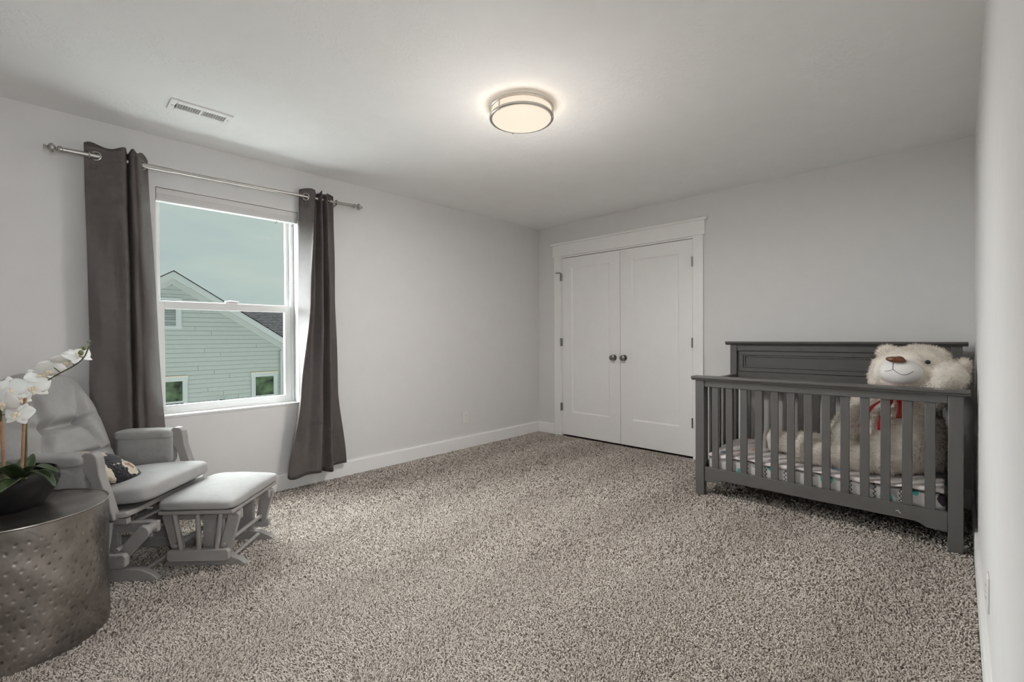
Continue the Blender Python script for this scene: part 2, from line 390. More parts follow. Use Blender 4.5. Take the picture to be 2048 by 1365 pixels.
curtain('dark taupe blackout curtain hanging at the glider side of the window', [
    (2.262, [(.212, .098), (.262, .104), (.33, .128), (.385, .140), (.402, .095), (.414, .140), (.432, .148), (.448, .152), (.474, .100), (.505, .048)]),
    (1.2, [(.225, .10), (.27, .115), (.34, .120), (.395, .138), (.413, .095), (.43, .138), (.452, .142), (.478, .15), (.520, .105), (.548, .035)]),
    (.13, [(.215, .10), (.26, .11), (.33, .11), (.40, .130), (.42, .095), (.44, .135), (.47, .138), (.50, .145), (.55, .10), (.60, .04)])],
    [(.262, .104, -.35), (.474, .100, .75)], .38, lambda u: 0)
curtain('dark taupe blackout curtain flaring out near the closet side of the window', [
    (2.274, [(1.418, .055), (1.490, .135), (1.500, .146), (1.512, .120), (1.535, .085), (1.555, .145), (1.572, .085), (1.600, .142), (1.622, .085), (1.662, .108)]),
    (1.45, [(1.413, .028), (1.447, .158), (1.455, .172), (1.475, .140), (1.505, .110), (1.545, .178), (1.570, .085), (1.605, .165), (1.628, .085), (1.682, .082)]),
    (.71, [(1.415, .045), (1.380, .150), (1.378, .172), (1.410, .150), (1.460, .140), (1.525, .195), (1.560, .090), (1.607, .165), (1.632, .085), (1.705, .073)]),
    (.120, [(1.34, .060), (1.298, .115), (1.292, .145), (1.335, .150), (1.41, .150), (1.505, .200), (1.558, .09), (1.612, .165), (1.640, .080), (1.778, .060)])],
    [(1.452, .098, -.72), (1.622, .095, -1.1)], 1.52, lambda u: .012 * math.sin(u * 15) - .004)

# ------------------------------------------------------------------ ceiling vent
vt = empty('ceiling_vent', (-3.105, .677, H), label='white ceiling air register with two banks of slots near the window', cat='air vent')
s = MB(); hy, hx = .148, .068
s.box((-hx, -hy, -.009), (hx, -hy + .030, 0)); s.box((-hx, hy - .030, -.009), (hx, hy, 0)); s.box((-hx, -hy + .03, -.009), (-hx + .034, hy - .03, 0)); s.box((hx - .034, -hy + .03, -.009), (hx, hy - .03, 0)); s.box((-hx + .034, -.006, -.009), (hx - .034, .006, 0))
s.build('frame', 'vent_white', vt, bevel=.002, fix=False)
lb('duct', (-.034, -.118, -.0008), (.034, .118, -.0002), 'duct_dark', vt, bevel=0)
for bank, sg in ((-1, -1), (1, 1)):
    for k in range(9):
        yc = sg * (.0125 + k * .0122)
        M = Matrix.Translation((0, yc, -.0045)) @ Matrix.Rotation(-.9, 4, 'X')
        MB().box((-.034, -.0045, -.0006), (.034, .0045, .0006), M).build('louver', 'vent_white', vt, smooth=False)
for y in (-.134, .134): MB().lathe([(.004, -.0115), (.004, -.009), (.002, -.009)], (0, y, 0), 10).build('screw', 'brushed_nickel', vt)
lb('damper_lever', (-.012, -.1205, -.016), (.014, -.1178, -.004), 'slot_dark', vt, bevel=.0005)

# ------------------------------------------------------------------ ceiling light
cl = empty('ceiling_light', (-1.765, 1.915, H), label='round flush ceiling light with two nickel rings and lit glass', cat='ceiling light')
MB().lathe([(.120, 0), (.120, -.014), (.0, -.014)], (0, 0, 0), 40).build('pan', 'white_trim', cl)
MB().lathe([(.166, -.010), (.168, -.02), (.168, -.070), (.160, -.080), (.125, -.091), (.08, -.098), (.035, -.1015), (0, -.102)], (0, 0, 0), 64).build('diffuser', 'warm_diffuser', cl)
for z in (-.020, -.068):
    MB().lathe([(.169, z - .006), (.177, z - .008), (.180, z - .004), (.180, z + .004), (.177, z + .008), (.169, z + .006), (.169, z - .006)], (0, 0, 0), 64).build('ring', 'brushed_nickel', cl)
for a in (2.62, 2.62 + 2 * PI / 3, 2.62 + 4 * PI / 3):
    c_, s_ = math.cos(a) * .176, math.sin(a) * .176
    MB().tube([(c_, s_, -.016), (c_, s_, -.078)], .004, 10).ball((c_, s_, -.080), .005, 10, 6).build('post', 'brushed_nickel', cl)
def lamp(name, kind, energy, col, loc, parent=None, size=.1, rot=(0, 0, 0)):
    d = bpy.data.lights.new(name, kind); d.energy = energy; d.color = col
    if kind == 'AREA': d.shape = 'DISK'; d.size = size
    else: d.shadow_soft_size = size
    o = bpy.data.objects.new(name, d); COL.objects.link(o); o.location = loc; o.rotation_euler = rot; o.parent = parent
    return o
lamp('ceiling_light_and_fill', 'AREA', 24, (1.0, .975, .96), (0, 0, -.108), cl, .30)
lamp('ceiling_light_and_fill', 'POINT', 10, (1.0, .95, .89), (0, 0, -.60), cl, .16)  # added fill in mid-air below the fixture, lifts the ceiling; no bulb there
lamp('ceiling_light_and_fill', 'AREA', .42, (1.0, .79, .58), (0, 0, -.060), cl, .47, (PI, 0, 0))
lamp('hall_fill_light', 'POINT', 55, (.95, .98, 1.0), (XR + .75, 0, 1.55), None, .15)  # added unseen fill light, brightens the room through the doorway

# ------------------------------------------------------------------ wall outlets
def outlet(label, M):
    r = empty('wall_outlet', (0, 0, 0), label=label, cat='outlet', group='white wall outlets'); r.matrix_world = M
    lb('cover_plate', (-.035, -.006, -.0575), (.035, -.0003, .0575), 'outlet_white', r, bevel=.002)
    for z in (-.021, .021):
        sk = lb('socket', (-.017, -.008, z - .0145), (.017, -.006, z + .0145), 'outlet_white', r, bevel=.003)
        for x in (-.0065, .0065): lb('slot', (x - .0011, -.0084, z - .001), (x + .0011, -.0079, z + .007), 'slot_dark', sk, bevel=0)
    MB().lathe([(.003, 0), (.003, .001), (0, .0013)], (0, -.006, 0), 10, Matrix.Rotation(PI / 2, 4, 'X')).build('screw', 'brushed_nickel', r)
outlet('white wall outlet low on the window wall left of the closet', Matrix.Translation((XL, 3.096, .314)) @ Matrix.Rotation(PI / 2, 4, 'Z'))
outlet('white wall outlet low on the wall in front of the crib', Matrix.Translation((XR, 2.165, .300)) @ Matrix.Rotation(-PI / 2, 4, 'Z'))

# ------------------------------------------------------------------ crib
CX, CY = -.6775, 3.335                                   # origin: middle of the front edge on the floor
crib = empty('crib', (CX, CY, 0), label='charcoal grey wooden crib with slatted sides against the far right corner', cat='crib')
def cb(name, lo, hi, bevel=.003, parent=crib):
    return MB().box((lo[0] - CX, lo[1] - CY, lo[2]), (hi[0] - CX, hi[1] - CY, hi[2])).build(name, 'crib_paint', parent, bevel=bevel)
for x0, x1 in ((-1.375, -1.313), (-.040, .020)):
    cb('front_post', (x0, 3.335, 0), (x1, 3.385, .828), .004)
for x0, x1 in ((-1.388, -1.335), (-.036, .018)):
    cb('back_post', (x0, 4.085, 0), (x1, 4.135, 1.070), .004)
cb('front_top_rail', (-1.313, 3.342, .782), (-.040, 3.378, .828))
cap = MB().prism([(3.322, .828), (3.398, .828), (3.400, .836), (3.410, .842), (3.412, .852), (3.408, .857), (3.312, .857), (3.308, .852), (3.310, .842), (3.320, .836)], 'x', -1.397, .044, Matrix.Translation((-CX, -CY, 0)))
cap = cap.build('front_cap', 'crib_paint', crib, bevel=.002)
MB().box((-.095 - CX, 3.322 - CY, .8565), (-.058 - CX, 3.335 - CY, .8578)).build('paint_chip', 'chip_white', cap, smooth=False)
bot = [(-1.313, .205), (-1.313, .100), (-1.235, .103), (-1.220, .107), (-1.200, .122), (-1.185, .126), (-.170, .126), (-.155, .122), (-.133, .107), (-.118, .103), (-.040, .100), (-.040, .205)]
br = MB().prism(bot, 'y', 3.345, 3.372, Matrix.Translation((-CX, -CY, 0))).build('front_bottom_rail', 'crib_paint', crib, bevel=.002)
MB().tube([(-.252 - CX, 3.3445 - CY, .162), (-.242 - CX, 3.3445 - CY, .166), (-.232 - CX, 3.3445 - CY, .152)], .0017, 6).build('paint_chip', 'chip_white', br)
sl = None
for k in range(13):
    x = -1.2635 + k * .09425
    if sl is None: sl = MB().box((-.0222, 0, .2), (.0222, .016, .79)).build('front_slat', 'crib_paint', crib, bevel=.003); o = sl
    else: o = copy_obj(sl, crib)
    o.location = (x + .0222 - CX, 3.351 - CY, 0)
bs = None
for k in range(13):
    x = -1.268 + k * .0965
    if bs is None: bs = MB().box((-.0225, 0, .19), (.0225, .016, .735)).build('back_slat', 'crib_paint', crib, bevel=.003); o = bs
    else: o = copy_obj(bs, crib)
    o.location = (x + .012 - CX, 4.105 - CY, 0)
# headboard
cb('headboard_panel', (-1.335, 4.110, .730), (-.036, 4.128, 1.070), .002)
cb('headboard_top_board', (-1.335, 4.092, 1.022), (-.036, 4.112, 1.070), .002)
cb('headboard_lower_board', (-1.335, 4.098, .730), (-.036, 4.112, .848), .002)
def frame_ring(name, x0, x1, z0, z1, wd, y0, y1):
    s = MB()
    for a in ((x0, z0, x1, z0 + wd), (x0, z1 - wd, x1, z1), (x0, z0 + wd, x0 + wd, z1 - wd), (x1 - wd, z0 + wd, x1, z1 - wd)):
        s.box((a[0] - CX, y0 - CY, a[1]), (a[2] - CX, y1 - CY, a[3]))
    return s.build(name, 'crib_paint', crib, bevel=.002, fix=False)
frame_ring('panel_moulding', -1.318, -.053, .852, 1.016, .030, 4.094, 4.112)
frame_ring('panel_moulding', -1.286, -.085, .884, .984, .012, 4.101, 4.112)
hc_ = MB().prism([(4.075, 1.070), (4.146, 1.070), (4.150, 1.080), (4.156, 1.086), (4.156, 1.094), (4.152, 1.098), (4.058, 1.098), (4.054, 1.094), (4.056, 1.084), (4.068, 1.078)], 'x', -1.420, .044, Matrix.Translation((-CX, -CY, 0))).build('headboard_cap', 'crib_paint', crib, bevel=.002)
cb('back_bottom_rail', (-1.335, 4.098, .125), (-.036, 4.124, .215))
# sides
for xs in (-1.366, -.024):
    cb('side_top_rail', (xs, 3.385, .770), (xs + .034, 4.085, .826))
    cb('side_bottom_rail', (xs + .004, 3.385, .125), (xs + .03, 4.085, .215))
    for k in range(7):
        y = 3.445 + k * .092
        cb('side_slat', (xs + .009, y, .205), (xs + .025, y + .040, .775), .002)
cb('mattress_support', (-1.325, 3.378, .150), (-.030, 4.10, .172), .002)

# ------------------------------------------------------------------ mattress, blanket
mat('crib_sheet', (.80, .79, .775), .8)
N, L, b = nodes_of(MATS['crib_sheet'])
tc = N.new('ShaderNodeTexCoord'); vo = N.new('ShaderNodeTexVoronoi'); vo.inputs['Scale'].default_value = 10.5; vo.inputs['Randomness'].default_value = .8
nzz = N.new('ShaderNodeTexNoise'); nzz.inputs['Scale'].default_value = 24; vm = N.new('ShaderNodeMixRGB'); vm.inputs[0].default_value = .045
L.new(tc.outputs['Object'], nzz.inputs['Vector']); L.new(tc.outputs['Object'], vm.inputs[1]); L.new(nzz.outputs['Color'], vm.inputs[2]); L.new(vm.outputs[0], vo.inputs['Vector'])
lt = N.new('ShaderNodeMath'); lt.operation = 'LESS_THAN'; lt.inputs[1].default_value = .40; L.new(vo.outputs['Distance'], lt.inputs[0])
sp = N.new('ShaderNodeSeparateColor'); L.new(vo.outputs['Color'], sp.inputs[0])
rp_ = N.new('ShaderNodeValToRGB'); rp_.color_ramp.interpolation = 'CONSTANT'
for i, (p_, c_) in enumerate(((0, (.12, .55, .53, 1)), (.34, (.45, .46, .47, 1)), (.55, (.80, .79, .775, 1)), (.74, (.09, .07, .08, 1)), (.84, (.66, .65, .66, 1)))):
    e = rp_.color_ramp.elements[i] if i < 2 else rp_.color_ramp.elements.new(p_)
    e.position = p_; e.color = c_
L.new(sp.outputs[0], rp_.inputs['Fac'])
m1 = N.new('ShaderNodeMixRGB'); m1.inputs[1].default_value = (.80, .79, .775, 1); L.new(lt.outputs[0], m1.inputs[0]); L.new(rp_.outputs['Color'], m1.inputs[2])
sx = N.new('ShaderNodeSeparateXYZ'); L.new(tc.outputs['Object'], sx.inputs[0])
def mth(op, a, bb=None, c=None):
    n = N.new('ShaderNodeMath'); n.operation = op
    for i, q in enumerate((a, bb, c)):
        if q is None: continue
        if isinstance(q, (int, float)): n.inputs[i].default_value = q
        else: L.new(q, n.inputs[i])
    return n.outputs[0]
tri = mth('PINGPONG', sx.outputs['Z'], .013)
u_ = mth('PINGPONG', mth('ADD', sx.outputs['X'], 5.02), .115)
dl = mth('ABSOLUTE', mth('SUBTRACT', mth('SUBTRACT', u_, .05), tri))
zz = mth('LESS_THAN', dl, .0028)
m2 = N.new('ShaderNodeMixRGB'); L.new(zz, m2.inputs[0]); L.new(m1.outputs[0], m2.inputs[1]); m2.inputs[2].default_value = (.02, .02, .025, 1)
L.new(m2.outputs[0], b.inputs['Base Color'])
def superbox(c, a, e1=.25, e2=.2, nu=64, nv=28, fn=None):
    def sg(v, e): return math.copysign(abs(v) ** e, v)
    def f(u, v):
        t = 2 * PI * u; p = PI * (v - .5)
        x = sg(math.cos(p), e1) * sg(math.cos(t), e2); y = sg(math.cos(p), e1) * sg(math.sin(t), e2); z = sg(math.sin(p), e1)
        q = (c[0] + a[0] * x, c[1] + a[1] * y, c[2] + a[2] * z)
        return fn(q, x, y, z) if fn else q
    return MB().surf(f, nu, nv, closed_u=True)
MX, MY = -.6775, 3.735
superbox((0, 0, .055), (.632, .348, .055), .16, .06, 96, 20).build('mattress', 'crib_sheet', None, label='crib mattress in a white sheet printed with whales and zigzags', cat='mattress').location = (MX, MY, .1725)
mat('knit_blanket', (.76, .70, .69), .9, sheen=.4)
N, L, b = nodes_of(MATS['knit_blanket'])
tc = N.new('ShaderNodeTexCoord'); wv = N.new('ShaderNodeTexWave'); wv.bands_direction = 'Y'; wv.inputs['Scale'].default_value = 16; wv.inputs['Distortion'].default_value = 2.5; wv.inputs['Detail'].default_value = 2
bp = N.new('ShaderNodeBump'); bp.inputs['Strength'].default_value = .5; bp.inputs['Distance'].default_value = .006
L.new(tc.outputs['Object'], wv.inputs['Vector']); L.new(wv.outputs['Fac'], bp.inputs['Height']); L.new(bp.outputs['Normal'], b.inputs['Normal'])
vo = N.new('ShaderNodeTexVoronoi'); vo.inputs['Scale'].default_value = 11; sp = N.new('ShaderNodeSeparateColor')
nzz = N.new('ShaderNodeTexNoise'); nzz.inputs['Scale'].default_value = 60; vm = N.new('ShaderNodeMixRGB'); vm.inputs[0].default_value = .06
L.new(tc.outputs['Object'], nzz.inputs['Vector']); L.new(tc.outputs['Object'], vm.inputs[1]); L.new(nzz.outputs['Color'], vm.inputs[2]); L.new(vm.outputs[0], vo.inputs['Vector']); L.new(vo.outputs['Color'], sp.inputs[0])
lt = N.new('ShaderNodeMath'); lt.operation = 'LESS_THAN'; lt.inputs[1].default_value = .30; L.new(vo.outputs['Distance'], lt.inputs[0])
rp_ = N.new('ShaderNodeValToRGB'); rp_.color_ramp.interpolation = 'CONSTANT'
for i, (p_, c_) in enumerate(((0, (.76, .70, .69, 1)), (.62, (.20, .27, .38, 1)), (.72, (.72, .20, .08, 1)), (.84, (.42, .38, .36, 1)))):
    e = rp_.color_ramp.elements[i] if i < 2 else rp_.color_ramp.elements.new(p_)
    e.position = p_; e.color = c_
L.new(sp.outputs[1], rp_.inputs['Fac']); m1 = N.new('ShaderNodeMixRGB'); m1.inputs[1].default_value = (.76, .70, .69, 1)
L.new(lt.outputs[0], m1.inputs[0]); L.new(rp_.outputs['Color'], m1.inputs[2]); L.new(m1.outputs[0], b.inputs['Base Color'])
def blk(u, v):
    x = -.622 + 1.244 * u; y = -.352 + .695 * v; z = .012
    if v < .06: t = (1 - v / .06); z = .012 - .013 * t * t - .008 * t * math.sin(u * 21) * t; y = -.355 - .002 * t
    z += .0035 * math.sin(x * 19 + y * 7) + .003 * math.sin(x * 47 - y * 13)
    z += .030 * math.exp(-((x - .58) / .10) ** 2) * math.exp(-((y + .18) / .22) ** 2)
    return (x, y, z)
o = MB().surf(blk, 110, 50).build('blanket', 'knit_blanket', None, solid=.012, fix=False, angle=3.0, label='pinkish white knit blanket with small coloured prints spread on the crib mattress', cat='blanket')
o.location = (MX, MY, .2855)

# ------------------------------------------------------------------ teddy bear
BX, BY, BZ = -.27, 3.68, .305
bear = empty('teddy_bear', (BX, BY, BZ), label='huge cream plush teddy bear with a red ribbon sitting in the crib', cat='teddy bear')
def capsule(mb, p, q, r0, r1, n=7):
    for i in range(n):
        t = i / (n - 1); mb.ball([p[k] + (q[k] - p[k]) * t for k in range(3)], r0 + (r1 - r0) * t, 18, 10)
bm_ = MB()
def W(x, y, z): return (x - BX, y - BY, z - BZ)
bm_.ball(W(-.27, 3.70, .545), (.225, .205, .245)); bm_.ball(W(-.27, 3.66, .47), (.215, .20, .165)); bm_.ball(W(-.25, 3.70, .74), (.175, .155, .15))
bm_.ball(W(-.205, 3.67, .925), (.195, .165, .148)); bm_.ball(W(-.16, 3.69, .96), (.145, .15, .125))
bm_.ball(W(-.355, 3.67, .880), (.055, .10, .090)); bm_.ball(W(-.315, 3.685, 1.035), (.062, .042, .045))        # cheek, ear
bm_.ball(W(-.255, 3.565, .930), (.108, .085, .078))                                                         # under the muzzle
bm_.ball(W(-.055, 3.58, .905), (.085, .085, .088)); bm_.ball(W(-.030, 3.585, .91), (.075, .08, .080)); bm_.ball(W(.018, 3.70, .955), (.040, .060, .055))   # raised arm, far ear
capsule(bm_, W(-.40, 3.63, .745), W(-.535, 3.575, .525), .075, .082); bm_.ball(W(-.555, 3.565, .485), (.075, .07, .075))
capsule(bm_, W(-.12, 3.60, .80), W(-.065, 3.585, .88), .085, .085, 5)
capsule(bm_, W(-.33, 3.56, .40), W(-.70, 3.535, .380), .098, .074); bm_.ball(W(-.745, 3.535, .405), (.048, .088, .102))
capsule(bm_, W(-.36, 3.72, .40), W(-.93, 3.715, .385), .092, .075, 9); bm_.ball(W(-.955, 3.715, .400), (.052, .082, .098))
tmp = bm_.build('bear_volume', 'bear_fur', None, fix=False)
md = tmp.modifiers.new('r', 'REMESH'); md.mode = 'VOXEL'; md.voxel_size = .0095
md = tmp.modifiers.new('s', 'SMOOTH'); md.iterations = 7; md.factor = .5
dg = bpy.context.evaluated_depsgraph_get(); dg.update()
bme = bpy.data.meshes.new_from_object(tmp.evaluated_get(dg)); bpy.data.objects.remove(tmp)
bme.materials.clear(); bme.materials.append(MATS['bear_fur']); bme.shade_smooth()
nv = len(bme.vertices); P = np.zeros(nv * 3); bme.vertices.foreach_get('co', P); P = P.reshape(-1, 3); Nn = np.zeros(nv * 3); bme.vertex_normals.foreach_get('vector', Nn); Nn = Nn.reshape(-1, 3)
d_ = np.array([mnoise.noise(Vector(p) * 16) * .006 + mnoise.noise(Vector(p) * 45) * .003 for p in P]); P = P + Nn * d_[:, None]
P[:, 2] = np.maximum(P[:, 2], .001)
bme.vertices.foreach_set('co', P.ravel()); bme.update()
body = bpy.data.objects.new('body', bme); COL.objects.link(body); body.parent = bear
# short plush pile
def pile(P, Nn, n, ln, wd, droop=.5, seed=3):
    g = np.random.default_rng(seed); idx = g.integers(0, len(P), n)
    a = P[idx] + g.normal(0, .003, (n, 3)); nn = Nn[idx] + g.normal(0, .45, (n, 3)); nn[:, 2] -= droop * .4; nn /= np.linalg.norm(nn, axis=1)[:, None]
    t = np.cross(nn, g.normal(0, 1, (n, 3))); t /= np.linalg.norm(t, axis=1)[:, None]
    l = ln * g.uniform(.5, 1.15, n)[:, None]; dn = np.zeros((n, 3)); dn[:, 2] = -droop * .35 * l[:, 0]
    V = np.stack([a - nn * .002 - t * wd, a - nn * .002 + t * wd, a + nn * l * .6 + t * wd * .7, a + nn * l * .6 - t * wd * .7, a + nn * l + dn], 1).reshape(-1, 3)
    k = np.arange(n)[:, None] * 5
    F = np.concatenate([k + np.array([[0, 1, 2]]), k + np.array([[0, 2, 3]]), k + np.array([[3, 2, 4]])], 1).reshape(-1, 3)
    return V, F
def np_mesh(name, V, F, m, parent, smooth=True, attr=None):
    me = bpy.data.meshes.new(name); nf = len(F); me.vertices.add(len(V)); me.vertices.foreach_set('co', np.ascontiguousarray(V, dtype=np.float32).ravel())
    me.loops.add(nf * F.shape[1]); me.loops.foreach_set('vertex_index', F.astype(np.int32).ravel())
    me.polygons.add(nf); me.polygons.foreach_set('loop_start', (np.arange(nf) * F.shape[1]).astype(np.int32))
    me.update(calc_edges=True); me.validate()
    if attr is not None:
        at = me.attributes.new('yarn', 'FLOAT', 'POINT'); at.data.foreach_set('value', attr.astype(np.float32))
    me.materials.append(MATS[m])
    if smooth: me.shade_smooth()
    o = bpy.data.objects.new(name, me); COL.objects.link(o); o.parent = parent
    return o
mz_c = np.array(W(-.255, 3.535, .930)); keep = np.linalg.norm((P - mz_c) / np.array([.125, .13, .098]), axis=1) > 1
keep &= (P[:, 0] > -.715 + .03)
V, F = pile(P[keep], Nn[keep], 42000, .016, .0011)
f_ = np_mesh('plush_pile', V, F, 'bear_fur', bear); f_['kind'] = 'stuff'
mz = MB().ball(W(-.243, 3.512, .932), (.098, .060, .074), 32, 20).build('muzzle', 'bear_muzzle', bear)
Rn = Matrix.Rotation(.12, 4, 'Y')
MB().ball(W(-.262, 3.466, 1.002), (.047, .026, .018), 24, 12, Rn).ball(W(-.246, 3.468, 1.009), (.024, .024, .014), 20, 10, Rn).build('nose', 'bear_nose', mz)
def on_mz(x, z):
    q = max(0, 1 - ((x + .243) / .098) ** 2 - ((z - .932) / .074) ** 2); return W(x, 3.512 - .060 * math.sqrt(q) - .0008, z)
MB().tube([on_mz(-.274, .988 - i * .010) for i in range(5)], .0013, 6).tube([on_mz(-.312 + i * .0055, .934 + .012 * ((i / 7) ** 2)) for i in range(8)], .0013, 6).tube([on_mz(-.274 + .090 * i / 11, .947 - .030 * math.sin(PI * min(1, (i / 11) * .92))) for i in range(12)], .0013, 6).build('mouth_stitch', 'stitch', mz)
MB().ball(W(-.126, 3.528, .990), (.013, .011, .012), 16, 10).build('eye', 'bear_eye', bear)
for (yy, x0, z0) in ((3.535, -.798, .405), (3.715, -1.012, .402)):
    MB().ball(W(x0 + .003, yy, z0), (.012, .070, .084), 24, 14).build('sole', 'bear_muzzle', bear)
def strip(name, pts, wd, tw=(1, 0, 0)):
    def f(u, v):
        p = catmull(pts, v); wv_ = wd * (.7 + .3 * v) * (u - .5); return (p[0] + wv_ * tw[0], p[1] + wv_ * tw[1], p[2] + wv_ * tw[2])
    return MB().surf(f, 4, 18).build(name, 'red_ribbon', bear, solid=.0012, fix=False, angle=3)
strip('ribbon', [W(-.29, 3.505, .795), W(-.325, 3.495, .76), W(-.375, 3.475, .715), W(-.405, 3.468, .655), W(-.415, 3.462, .60)], .042, (.92, 0, .38))
strip('ribbon', [W(-.285, 3.505, .795), W(-.290, 3.49, .755), W(-.310, 3.475, .70), W(-.325, 3.466, .64), W(-.328, 3.460, .585)], .036)
strip('ribbon', [W(-.275, 3.505, .80), W(-.250, 3.49, .77), W(-.238, 3.475, .72), W(-.245, 3.468, .665)], .034)
MB().ball(W(-.283, 3.497, .797), (.030, .020, .024), 16, 10).ball(W(-.340, 3.505, .805), (.045, .016, .022), 16, 10).ball(W(-.225, 3.505, .795), (.045, .016, .022), 16, 10).build('bow', 'red_ribbon', bear)

# ------------------------------------------------------------------ glider and ottoman: shared underframe
def glider_base(root, rx0, rx1, ry, rh, lx, ly, lz0, lz1, atx, atz, abx, abz, ay, aw, spx_b, spx_t, st_z, post_x, top_z):
    GP = 'glider_paint'
    for s in (-1, 1):
        pr = [(rx0, .008), (rx0 + .02, 0), (rx1 - .015, 0), (rx1, .006), (rx1 - .03, rh * .55), (rx1 - .075, rh * .9), (rx1 - .11, rh), (rx0 + .11, rh), (rx0 + .075, rh * .9), (rx0 + .03, rh * .55)]
        MB().prism(pr, 'y', s * ry - .018, s * ry + .018).build('base_runner', GP, root, bevel=.004)
        MB().box((post_x - .05, s * ry - .011, rh - .002), (post_x + .05, s * ry + .011, top_z)).build('base_post', GP, root, bevel=.003)
        MB().box((-atx - .02, s * ry - .012, top_z - .002), (atx + .02, s * ry + .012, top_z + .05)).build('base_rail', GP, root, bevel=.006)
        ln = [(-lx, lz0 + .012), (-lx + .012, lz0), (lx - .012, lz0), (lx, lz0 + .012), (lx, lz1 - .012), (lx - .012, lz1), (-lx + .012, lz1), (-lx, lz1 - .012)]
        MB().prism(ln, 'y', s * ly - .014, s * ly + .014).build('lower_rail', GP, root, bevel=.006, seg=3)
        for k in range(len(spx_b)):
            MB().tube([(spx_b[k], s * ly, lz1 - .005), (spx_t[k], s * (ly + .008), st_z)], .0112, 12).build('spindle', GP, root)
        for e in (-1, 1):
            p0 = Vector((e * atx, s * ay, atz)); p1 = Vector((e * abx, s * ay, abz)); d = (p0 - p1).normalized(); n = Vector((d.z, 0, -d.x)); h = aw / 2
            out = []
            for i in range(9):
                t = PI * i / 8; out.append(p0 + n * (math.cos(t) * h) + d * (math.sin(t) * h * .7))
            for i in range(9):
                t = PI + PI * i / 8; out.append(p1 + n * (math.cos(t) * h) + d * (math.sin(t) * h * .7))
            arm = MB().prism([(q.x, q.z) for q in out], 'y', s * ay - .012, s * ay + .012).build('swing_arm', GP, root, bevel=.003)
            MB().tube([(p0.x, s * (ay - .010), p0.z), (p0.x, s * (ry + .013), p0.z)], .020, 14).build('pivot', GP, arm)
            for q in (p0, p1):
                MB().tube([(q.x, s * (ay - .0125), q.z), (q.x, s * (ay - .0165), q.z)], .0075, 10).build('bolt', 'bolt_steel', arm)
    for x, z, yw in ((rx1 - .085, rh * .62, ry), (rx0 + .085, rh * .62, ry), (abx, (lz0 + lz1) / 2 + .045, ly), (-abx, (lz0 + lz1) / 2 + .045, ly), (atx * .55, top_z + .03, ry)):
        MB().tube([(x, -yw, z), (x, yw, z)], .0105, 12).build('stretcher', GP, root)

CH = math.radians(47)
ch = empty('glider_chair', (-3.068, .331, 0), CH, label='grey glider rocking chair with tufted back cushion beside the window', cat='glider chair')
glider_base(ch, -.30, .285, .185, .060, .215, .292, .110, .175, .262, .260, .165, .150, .250, .058, (-.12, 0, .12), (-.15, 0, .15), .322, .05, .232)
GP, GF = 'glider_paint', 'glider_fabric'
seat = [(-.27, -.29), (.13, -.300), (.19, -.298), (.212, -.285), (.218, -.25), (.218, .25), (.212, .285), (.19, .298), (.13, .300), (-.27, .29)]
Rs = Matrix.Translation((0, 0, .338)) @ Matrix.Rotation(-.05, 4, 'Y')
MB().prism(seat, 'z', -.012, .012, Rs).build('seat_board', GP, ch, bevel=.005)
for s in (-1, 1):
    MB().box((-.25, s * .262 - .014, .300), (.20, s * .262 + .014, .327)).build('seat_rail', GP, ch, bevel=.003)
def seatfn(q, x, y, z):
    p = Vector(q); p.z += .012 * (1 - (x * x)) * (1 - y * y) * (1 if z > 0 else 0) + .004 * math.sin(11 * p.x + 5 * p.y) * max(0, z)
    return tuple((Matrix.Translation((0, 0, .405)) @ Matrix.Rotation(-.07, 4, 'Y')) @ p)
superbox((.005, 0, 0), (.272, .256, .046), .42, .22, 72, 26, seatfn).build('seat_cushion', GF, ch, angle=3)
# arms
for s in (-1, 1):
    ap = [(.175, .330), (.105, .330), (.094, .42), (.070, .50), (.040, .555), (.025, .590), (.030, .622), (.052, .640), (.082, .638), (.102, .618), (.108, .585), (.112, .54), (.128, .49), (.150, .42)]
    MB().prism(ap, 'y', s * .292 - .021, s * .292 + .021).build('arm_post', GP, ch, bevel=.006, seg=3)
    MB().box((-.275, s * .292 - .016, .345), (-.235, s * .292 + .016, .60)).build('rear_arm_post', GP, ch, bevel=.004)
    def armfn(q, x, y, z): return (q[0], q[1] + (.010 * (1 - x * x) * (1 - z * z)) * y, q[2] + .006 * math.sin(q[0] * 14) * max(0, z) + .012 * q[0])
    superbox((-.105, s * .288, .525), (.155, .030, .098), .30, .30, 48, 24, armfn).build('arm_panel', GF, ch, angle=3)
    superbox((-.110, s * .291, .602), (.160, .044, .032), .55, .35, 48, 20, lambda q, x, y, z: (q[0], q[1], q[2] + .012 * q[0])).build('arm_pad', GF, ch, angle=3)
